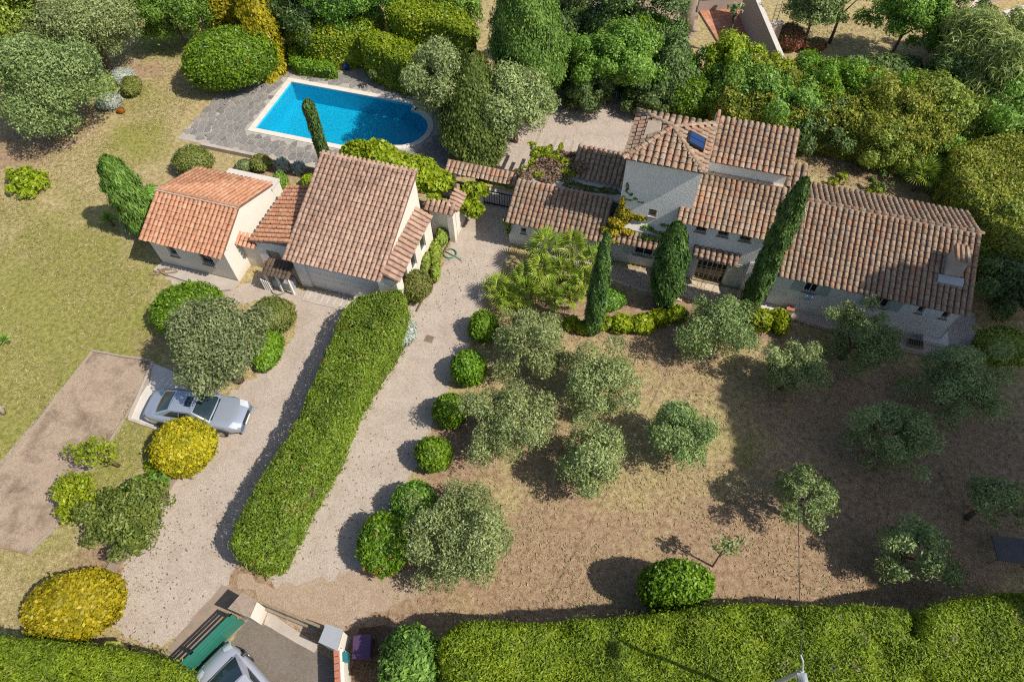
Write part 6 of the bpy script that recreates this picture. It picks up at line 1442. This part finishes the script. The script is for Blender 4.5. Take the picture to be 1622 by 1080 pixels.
def hose(name, label, px, py, r0, mat, n=3):
    p = at(px, py); t = MB(); pts = []; r = random.Random(px)
    for k in range(n * 20 + 9):
        a = 2 * math.pi * k / 20; q = r0 * (1 + .08 * math.sin(k * .31) - .03 * (k // 20)); pts.append((math.cos(a) * q, math.sin(a) * q * .95, .03 + .012 * (k / 20)))
    pts += [(r0 * .9 + .1 * j, -.2 - .1 * j, .03) for j in range(1, 4)] if n == 3 else []
    o = t.tube(pts, .022, 6).build(name, mat, None, True); o.location = (p.x, p.y, 0); tag(o, label, 'hose')
hose('garden_hose', 'coiled green garden hose on the main drive', 713, 403, .36, M['hose_green'])
hose('garden_hose', 'coiled olive hose before the log shelter', 443, 459, .42, M['hose_olive'], 2)
p = at(680, 537); dc_ = thing('drain_cover', 'rusty square drain cover in the main drive', 'drain cover', (p.x, p.y, 0), None, -.35)
MB().box(-.22, .22, -.2, .2, .004, .022).build('frame', M['kerb'], dc_)
for k in range(5): MB().box(-.18, .18, -.17 + k * .075, -.125 + k * .075, .0225, .034).build('bar', M['bark'], dc_)
def pot(name, label, px, py, r0, h, mat, fl=None, z0=.08):
    p = at(px, py, z0); t = thing(name, label, 'plant pot', (p.x, p.y, z0))
    MB().lathe([(r0 * .6, 0), (r0 * .95, h * .4), (r0, h * .75), (r0 * .8, h * .95), (r0 * .9, h), (r0 * .75, h), (r0 * .7, h * .85)], (0, 0, 0), 16).build('pot', mat, t, True)
    MB().lathe([(.01, h * .84), (r0 * .72, h * .85)], (0, 0, 0), 12).build('soil', M['litter'], t)
    if fl:
        d = sph_dirs(500, -.2); v = leaf_quads(d * r0 * 1.25 * rng.uniform(.5, 1, (500, 1)) + [0, 0, h + r0 * .4], d, .12, .08, .6)
        link('plant', mesh_arrays('plant', v, quads_for(500), fl), t)
pot('glazed_pot', 'blue glazed pot nearest the big clipped ball', 443, 116, .2, .5, M['blue_glaze'])
pot('glazed_pot', 'blue glazed pot at the end of the low bright hedge', 467, 100, .2, .5, M['blue_glaze'])
pot('glazed_pot', 'blue glazed pot alone by the shaded pool edge', 549, 110, .26, .55, M['blue_glaze'])
pot('planter', 'terracotta pot of orange flowers at the corner of the pool', 672, 165, .26, .4, M['terracotta'], M['petal_red'], .09)
pot('planter', 'brown pot with a wilted plant by the white courtyard wall', 876, 150, .3, .4, M['bark'], L['dry'], 0)
# courtyard seats
def chair(label, px, py, rot):
    p = at(px, py, .45); t = thing('garden_chair', label, 'chair', (p.x, p.y, 0), None, rot); m_ = M['iron']
    MB().box(-.22, .22, -.22, .22, .43, .46).build('seat', m_, t); MB().prism([(-.22, .2, .5), (.22, .2, .5), (.2, .3, .92), (-.2, .3, .92)], (0, .03, 0)).build('backrest', m_, t)
    for x in (-.2, .2):
        for y in (-.2, .2): MB().box(x - .018, x + .018, y - .018, y + .018, 0, .43 if y < 0 else .5).build('leg', m_, t)
        MB().box(x - .02, x + .02, -.2, .22, .62, .65).build('armrest', m_, t)
chair('dark iron chair left of the mint green table', 947, 137, .6); chair('dark iron chair right of the mint green table', 989, 146, -.6)
p = at(972, 143, .5); tb = thing('side_table', 'small mint green table under the fig tree', 'table', (p.x, p.y, 0), None, -.25)
MB().box(-.26, .26, -.22, .22, .48, .51).build('tabletop', M['table_green'], tb)
for x in (-.23, .23):
    for y in (-.19, .19): MB().box(x - .02, x + .02, y - .02, y + .02, 0, .48).build('leg', M['table_green'], tb)
MB().box(-.22, .22, -.18, .18, .16, .18).build('shelf', M['table_green'], tb)
p = at(872, 146); wq = thing('white_wall', 'tall narrow white wall end at the west side of the courtyard', 'wall', (p.x, p.y, 0), None, .3)
MB().box(-.35, .25, -.12, .12, 0, 2.2).build('wall', M['white'], wq); MB().box(-.4, .3, -.16, .16, 2.2, 2.28).build('cap', M['pale_concrete'], wq)
# stones edging the crescent bed, logs, kerbs, boards
def stone_me(seed, m_):
    r = random.Random(seed); mb = MB(); mb.grid(lambda s, tt: (.15 * (1 + .15 * math.sin(seed + 7 * s)) * math.cos(2 * math.pi * s) * math.sin(.25 + tt * 1.32), .10 * math.sin(2 * math.pi * s) * math.sin(.25 + tt * 1.32) * (1 + .1 * math.sin(seed * 3 + 5 * s)), .13 * math.cos(.25 + tt * 1.32)), 8, 3)
    return mb.mesh('stone', m_)
SM = [stone_me(k, M['edge_stone']) for k in range(4)]
bed = thing('stone_edging', 'crescent of brown edging stones round the bed under the lawn tree', 'stone edging', at(110, 225))
cr = [at(x, y) for x, y in [(58, 215), (62, 230), (78, 237), (100, 236), (120, 228), (138, 216), (150, 202), (153, 190), (146, 180), (134, 174)]]
cr = smooth_pts(cr + cr[::-1], 2)[: len(cr) * 4]
acc = 0; last = cr[0]
for q in cr[1:]:
    if (q - last).length > .26:
        o = link('stone', SM[random.randrange(4)], bed); d = (q - last).normalized(); o.location = (q - Vector(bed.location)) + Vector((0, 0, .0)); o.rotation_euler.z = math.atan2(d.y, d.x) + random.uniform(-.2, .2); last = q
lp = thing('log_pile', 'untidy pile of old logs at the foot of the small house', 'logs', at(263, 432))
for k in range(12):
    a = random.uniform(-.5, .4); x, y = random.uniform(-.55, .55), random.uniform(-.15, .15); l_ = random.uniform(.2, .38)
    MB().tube([(x - l_ * math.cos(a), y - l_ * math.sin(a), .06 + .05 * (k % 3)), (x + l_ * math.cos(a), y + l_ * math.sin(a), .07 + .05 * (k % 3))], random.uniform(.035, .06), 8).build('log', M['wood'], lp)
def strip_boards(name, label, cat, pix, w, h, mat, piece=1.2, part='board', zpx=0.0):
    pts = [at(x, y, zpx) for x, y in pix]; t = thing(name, label, cat, (pts[0].x, pts[0].y, 0)); o0 = pts[0].copy(); o0.z = 0
    for i in range(len(pts) - 1):
        a, b = pts[i], pts[i + 1]; L_ = (b - a).length; n = max(1, round(L_ / piece)); d = (b - a).normalized(); nr = Vector((-d.y, d.x, 0))
        for k in range(n):
            p0 = a + d * (L_ * k / n + .008) - o0; p1 = a + d * (L_ * (k + 1) / n - .008) - o0; p0.z = p1.z = 0; j = random.uniform(-.015, .015)
            MB().prism([p0 - nr * (w / 2 + j), p1 - nr * (w / 2 + j), p1 + nr * (w / 2 - j), p0 + nr * (w / 2 - j)], (0, 0, h + random.uniform(-.01, .01))).build(part, mat, t)
    return t
strip_boards('court_edging', 'weathered timber edging round the boules court', 'edging', [(45, 877), (88, 837), (198, 664), (236, 604), (240, 572), (147, 557), (-10, 762)], .09, .09, M['wood_grey'])
strip_boards('court_edging', 'short dark board closing the front of the boules court', 'edging', [(-10, 863), (45, 877)], .08, .08, M['wood'])
strip_boards('retaining_kerb', 'broad brown concrete kerb between citrus tree and left drive', 'kerb', [(278, 752), (244, 800), (214, 846), (185, 892), (168, 918)], .42, .16, M['kerb'], 1.4, 'kerb_block')
strip_boards('bay_kerb', 'low concrete kerb round the parking bay', 'kerb', [(243, 573), (205, 664), (262, 684)], .12, .1, M['concrete'], 1.3, 'kerb_block')
strip_boards('path_edge', 'row of pale stones edging the house path', 'kerb', [(812, 384), (850, 397), (940, 434), (1010, 458), (1080, 477)], .16, .08, M['beige_stone'], .42, 'stone')
strip_boards('lawn_edging', 'stone edging along the lawn side of the annex strip', 'kerb', [(1232, 500), (1310, 524), (1400, 549), (1470, 566), (1530, 576)], .12, .08, M['edge_stone'], .4, 'stone')
strip_boards('border_edging', 'thin dark board edging the shrub border by the drive', 'edging', [(716, 376), (700, 408), (692, 436), (660, 494)], .04, .1, M['bark'], .9)
strip_boards('brick_edge', 'row of red bricks between wing wall and drive', 'bricks', [(726, 342), (719, 374)], .2, .05, M['brick'], .2, 'brick')
cz = [at(x, y) for x, y in [(268, 440), (300, 452), (342, 470)]]
# odds and ends along the walls
p = uvw(28.2, 6.2, 1.42); tw = link('towel', MB().grid(lambda s, tt: (.02 + .36 * s, -.10 - .05 * math.sin(3.14 * min(1, tt * 1.4)) - .02 * math.sin(s * 9), .12 - .42 * tt), 8, 8).mesh('towel', M['towel'], True)); tw.matrix_world = Matrix.Translation(p) @ ROTH; tag(tw, 'blue and white striped towel hanging from the first annex window', 'towel')
p = uvw(27.9, 6.05); bx = thing('brick_box', 'small red brick box against the annex wall', 'box', p, None, AZ)
MB().box(-.17, .17, -.12, .14, 0, .28).build('box', M['pale_concrete'], bx); MB().box(-.19, .19, -.14, .16, .28, .34).build('lid', M['brick'], bx)
p = uvw(33.9, 5.75); ut = thing('cellar_hatch', 'dark grating box at the foot of the annex', 'hatch', p, None, AZ)
MB().box(-.35, .35, -.2, .2, 0, .16).build('frame', M['kerb'], ut)
for k in range(6): MB().box(-.31 + k * .108, -.25 + k * .108, -.17, .17, .162, .185).build('bar', M['iron'], ut)
p = at(6, 655); stp = thing('tree_stump', 'bleached forked stump at the left edge of the lawn', 'stump', (p.x, p.y, 0))
MB().tube([(0, 0, -.02), (.08, .05, .35), (-.05, .2, .75), (-.4, .35, .95)], [.12, .1, .09, .05], 9).tube([(.05, .05, .3), (.28, .1, .55)], [.07, .03], 8).build('stump', M['wood_grey'], stp, True)
p = at(1605, 872, .6); tbl = thing('garden_table', 'dark table in the deep shade at the right edge', 'table', (p.x, p.y, 0), None, -.15)
MB().box(-.75, .75, -.5, .5, .66, .71).build('tabletop', M['slate_dark'], tbl)
for x in (-.68, .68):
    for y in (-.43, .43): MB().box(x - .03, x + .03, y - .03, y + .03, 0, .66).build('leg', M['wood_grey'], tbl)
# bare twiggy brush by the litter bed
bt = MB(); rr_ = random.Random(4)
for k in range(26):
    a = rr_.uniform(0, 6.28); q = Vector((rr_.uniform(-.5, .5), rr_.uniform(-.5, .5), .02)); e = q + Vector((math.cos(a) * rr_.uniform(.4, 1.0), math.sin(a) * rr_.uniform(.4, 1), rr_.uniform(.05, .5)))
    bt.tube([q, (q + e) / 2 + Vector((0, 0, .12)), e], [.012, .009, .004], 4)
p = at(592, 1058); o = bt.build('brushwood', M['bark']); o.location = (p.x, p.y, 0); tag(o, 'tangle of bare brown twigs between bin and conifer bush', 'brushwood')
# fallen leaves
n = 900; fl_ = []
for (x, y, r_) in [(240, 870, 2.4), (215, 910, 2.0), (300, 800, 2.5), (600, 740, 2.5), (560, 840, 2), (690, 480, 2), (740, 430, 1.5), (230, 980, 1.5)]:
    p = at(x, y); k = n // 8; fl_.append(np.stack([p.x + rng.normal(size=k) * r_ * .6, p.y + rng.normal(size=k) * r_ * .6, np.full(k, .018)], 1))
fl_ = np.concatenate(fl_)
tag(link('fallen_leaves', mesh_arrays('fallen_leaves', leaf_quads(fl_, np.tile([0, 0, 1.], (len(fl_), 1)), .09, .05, .18), quads_for(len(fl_)), L['dry'])), 'fallen brown leaves on the gravel drives', None, None, 'stuff')

# ------------------------------------------------------------------ lamp post, mast and wire
lpz = 8.0; a_ = at(1271, 1062, lpz); lamp = thing('street_lamp', 'thin grey street lamp rising over the boundary hedge', 'street lamp', (a_.x, a_.y, 0))
MB().tube([(0, 0, 0), (0, 0, 4), (0, 0, lpz)], [.09, .075, .055], 10).build('post', M['grey_metal'], lamp)
e_ = at(1268, 1036, lpz + .35) - a_; e2 = at(1274, 1082, lpz + .3) - a_
MB().tube([(0, 0, lpz), (e_.x * .5, e_.y * .5, lpz + .3), (e_.x, e_.y, lpz + .35)], [.03, .028, .025], 8).build('arm', M['grey_metal'], lamp)
MB().grid(lambda s, tt: (e2.x - .12 + .24 * s, e2.y - .25 + .5 * tt, lpz + .3 + .1 * math.sin(math.pi * tt) * math.sin(math.pi * s)), 6, 8).box(e2.x - .11, e2.x + .11, e2.y - .24, e2.y + .24, lpz + .2, lpz + .295).build('lamp_head', M['grey_metal'], lamp, False)
mb_ = at(1256, 245); ms = thing('metal_mast', 'thin green metal mast behind the upper wing', 'mast', (mb_.x, mb_.y, 0))
MB().tube([(0, 0, 0), (0, 0, 3.6)], .035, 8).build('pole', M['green_paint'], ms); MB().box(-.15, .15, -.15, .15, 0, .08).build('base', M['pale_concrete'], ms)
A0 = Vector((mb_.x, mb_.y, 3.6)); B0 = a_ + e_; B0.z = lpz + .35
wpts = [A0 + (B0 - A0) * k / 24 - Vector((0, 0, 1.2 * math.sin(math.pi * k / 24))) for k in range(25)]
wo = MB().tube(wpts, .011, 5).build('overhead_wire', M['black']); tag(wo, 'overhead wire from the mast across the garden to the street lamp', 'wire')

# ------------------------------------------------------------------ neighbouring plot behind
tt_ = thing('tiled_terrace', 'red terracotta tiled terrace of the neighbouring plot', 'terrace', at(1140, 35)); tp = [at(x, y) for x, y in [(1102, 12), (1160, 4), (1200, 62), (1140, 74)]]
tx = (tp[1] - tp[0]); ty = (tp[3] - tp[0]); nxt = max(1, int(tx.length / .42)); nyt = max(1, int(ty.length / .42)); o0 = Vector(tt_.location)
MB().prism([(p.x - o0.x, p.y - o0.y, 0.0) for p in tp], (0, 0, .10)).build('base', M['mortar'], tt_)
def bil(s, t): return tp[0] * (1 - s) * (1 - t) + tp[1] * s * (1 - t) + tp[2] * s * t + tp[3] * (1 - s) * t
for i in range(nxt):
    for j in range(nyt):
        q = [bil((i + a) / nxt, (j + b) / nyt) - o0 for a, b in ((.03, .03), (.97, .03), (.97, .97), (.03, .97))]
        MB().prism([(p.x, p.y, .102) for p in q], (0, 0, .02 + random.uniform(0, .006))).build('floor_tile', M['terracotta'], tt_)
def wall_px(label, a, b, h, th, mat=None, name='boundary_wall', cap=True):
    A, B = at(a[0], a[1], h), at(b[0], b[1], h); d = B - A; L_ = d.length
    t = thing(name, label, 'wall', (A.x, A.y, 0), None, math.atan2(d.y, d.x)); MB().box(0, L_, -th / 2, th / 2, 0, h - .06).build('wall', mat or M['pinkwall'], t)
    if cap: MB().box(-.02, L_ + .02, -th / 2 - .03, th / 2 + .03, h - .06, h).build('coping', M['pale_concrete'], t)
    return t
wall_px('tall pinkish rendered wall east of the terracotta terrace', (1188, -30), (1240, 92), 2.6, .25)
wall_px('low pinkish wall along the back of the terracotta terrace', (1108, -2), (1186, -8), 1.0, .25)
wall_px('stub of rendered wall joining the tall pinkish wall', (1216, 40), (1240, 34), 2.2, .2)
ld = thing('ladder', 'white ladder leaning on the tall pinkish wall', 'ladder', at(1240, 62)); l0 = Vector(ld.location); la, lb2 = at(1222, 52, .05) - l0, at(1236, 2, 2.4) - l0; sd_ = Vector((.17, .02, 0))
for s in (-1, 1): MB().tube([la + sd_ * s, lb2 + sd_ * s], .022, 6).build('rail', M['frame_white'], ld)
for k in range(1, 9): MB().tube([la + (lb2 - la) * k / 9 - sd_, la + (lb2 - la) * k / 9 + sd_], .015, 6).build('rung', M['frame_white'], ld)
cl = thing('drying_frame', 'metal washing line frame with spread arms at the top edge', 'washing line', at(1254, 42)); c0_ = Vector(cl.location)
MB().tube([(0, 0, 0), (0, 0, 1.9)], .025, 8).build('pole', M['grey_metal'], cl)
for a in range(4): MB().tube([(0, 0, 1.3), (math.cos(a * 1.57 + .5) * .9, math.sin(a * 1.57 + .5) * .9, 1.95)], .015, 6).build('arm', M['grey_metal'], cl)
p = at(1086, 46); bt_ = thing('big_pine', 'thick double trunk of a tall pine at the top edge', 'pine tree', (p.x, p.y, 0))
MB().tube([(0, 0, -.1), (.1, .3, 1.2), (.25, .9, 3.5), (.6, 2.0, 7), (.8, 2.6, 9)], [.55, .42, .36, .3, .2], 12).tube([(-.1, .0, .1), (-.3, .6, 1.6), (-.9, 1.6, 4), (-1.6, 2.6, 8)], [.4, .3, .27, .15], 10).tube([(.3, -.2, .0), (.75, -.45, .06)], [.2, .06], 8).build('trunk', mat_wood('pine_bark', (.16, .12, .09), (.36, .29, .23)), bt_, True)
v = crown_arrays((-.2, 3.2, 10.5), (3.5, 3.5, 1.6), 18, .4, 40, .4, .2, 99); link('crown', mesh_arrays('crown', v, quads_for(len(v) // 4), L['conifer']), bt_)
p = at(1600, -12, 0); nh = thing('neighbour_house', 'corner of a pinkish neighbouring house at the upper right', 'house', (p.x, p.y, 0), None, .25)
MB().box(-2.6, 6, -.8, 5, 0, 3.0).build('wall', M['pinkwall'], nh); MB().prism([(-3, -1.15, 2.95), (6.4, -1.15, 2.95), (6.4, 2, 4.0), (-3, 2, 4.0)], (0, 0, .12)).build('roof', M['pale_concrete'], nh)
MB().box(-.6, .5, -.84, -.802, .9, 2.1).build('window', M['glass'], nh)
wall_px('slanting pale wall at the upper right corner below the neighbouring house', (1524, 34), (1560, -14), 1.6, .25, M['pinkwall'])
wall_px('white low wall running off the upper right corner', (1592, 20), (1640, 6), 1.8, .3, M['white'])
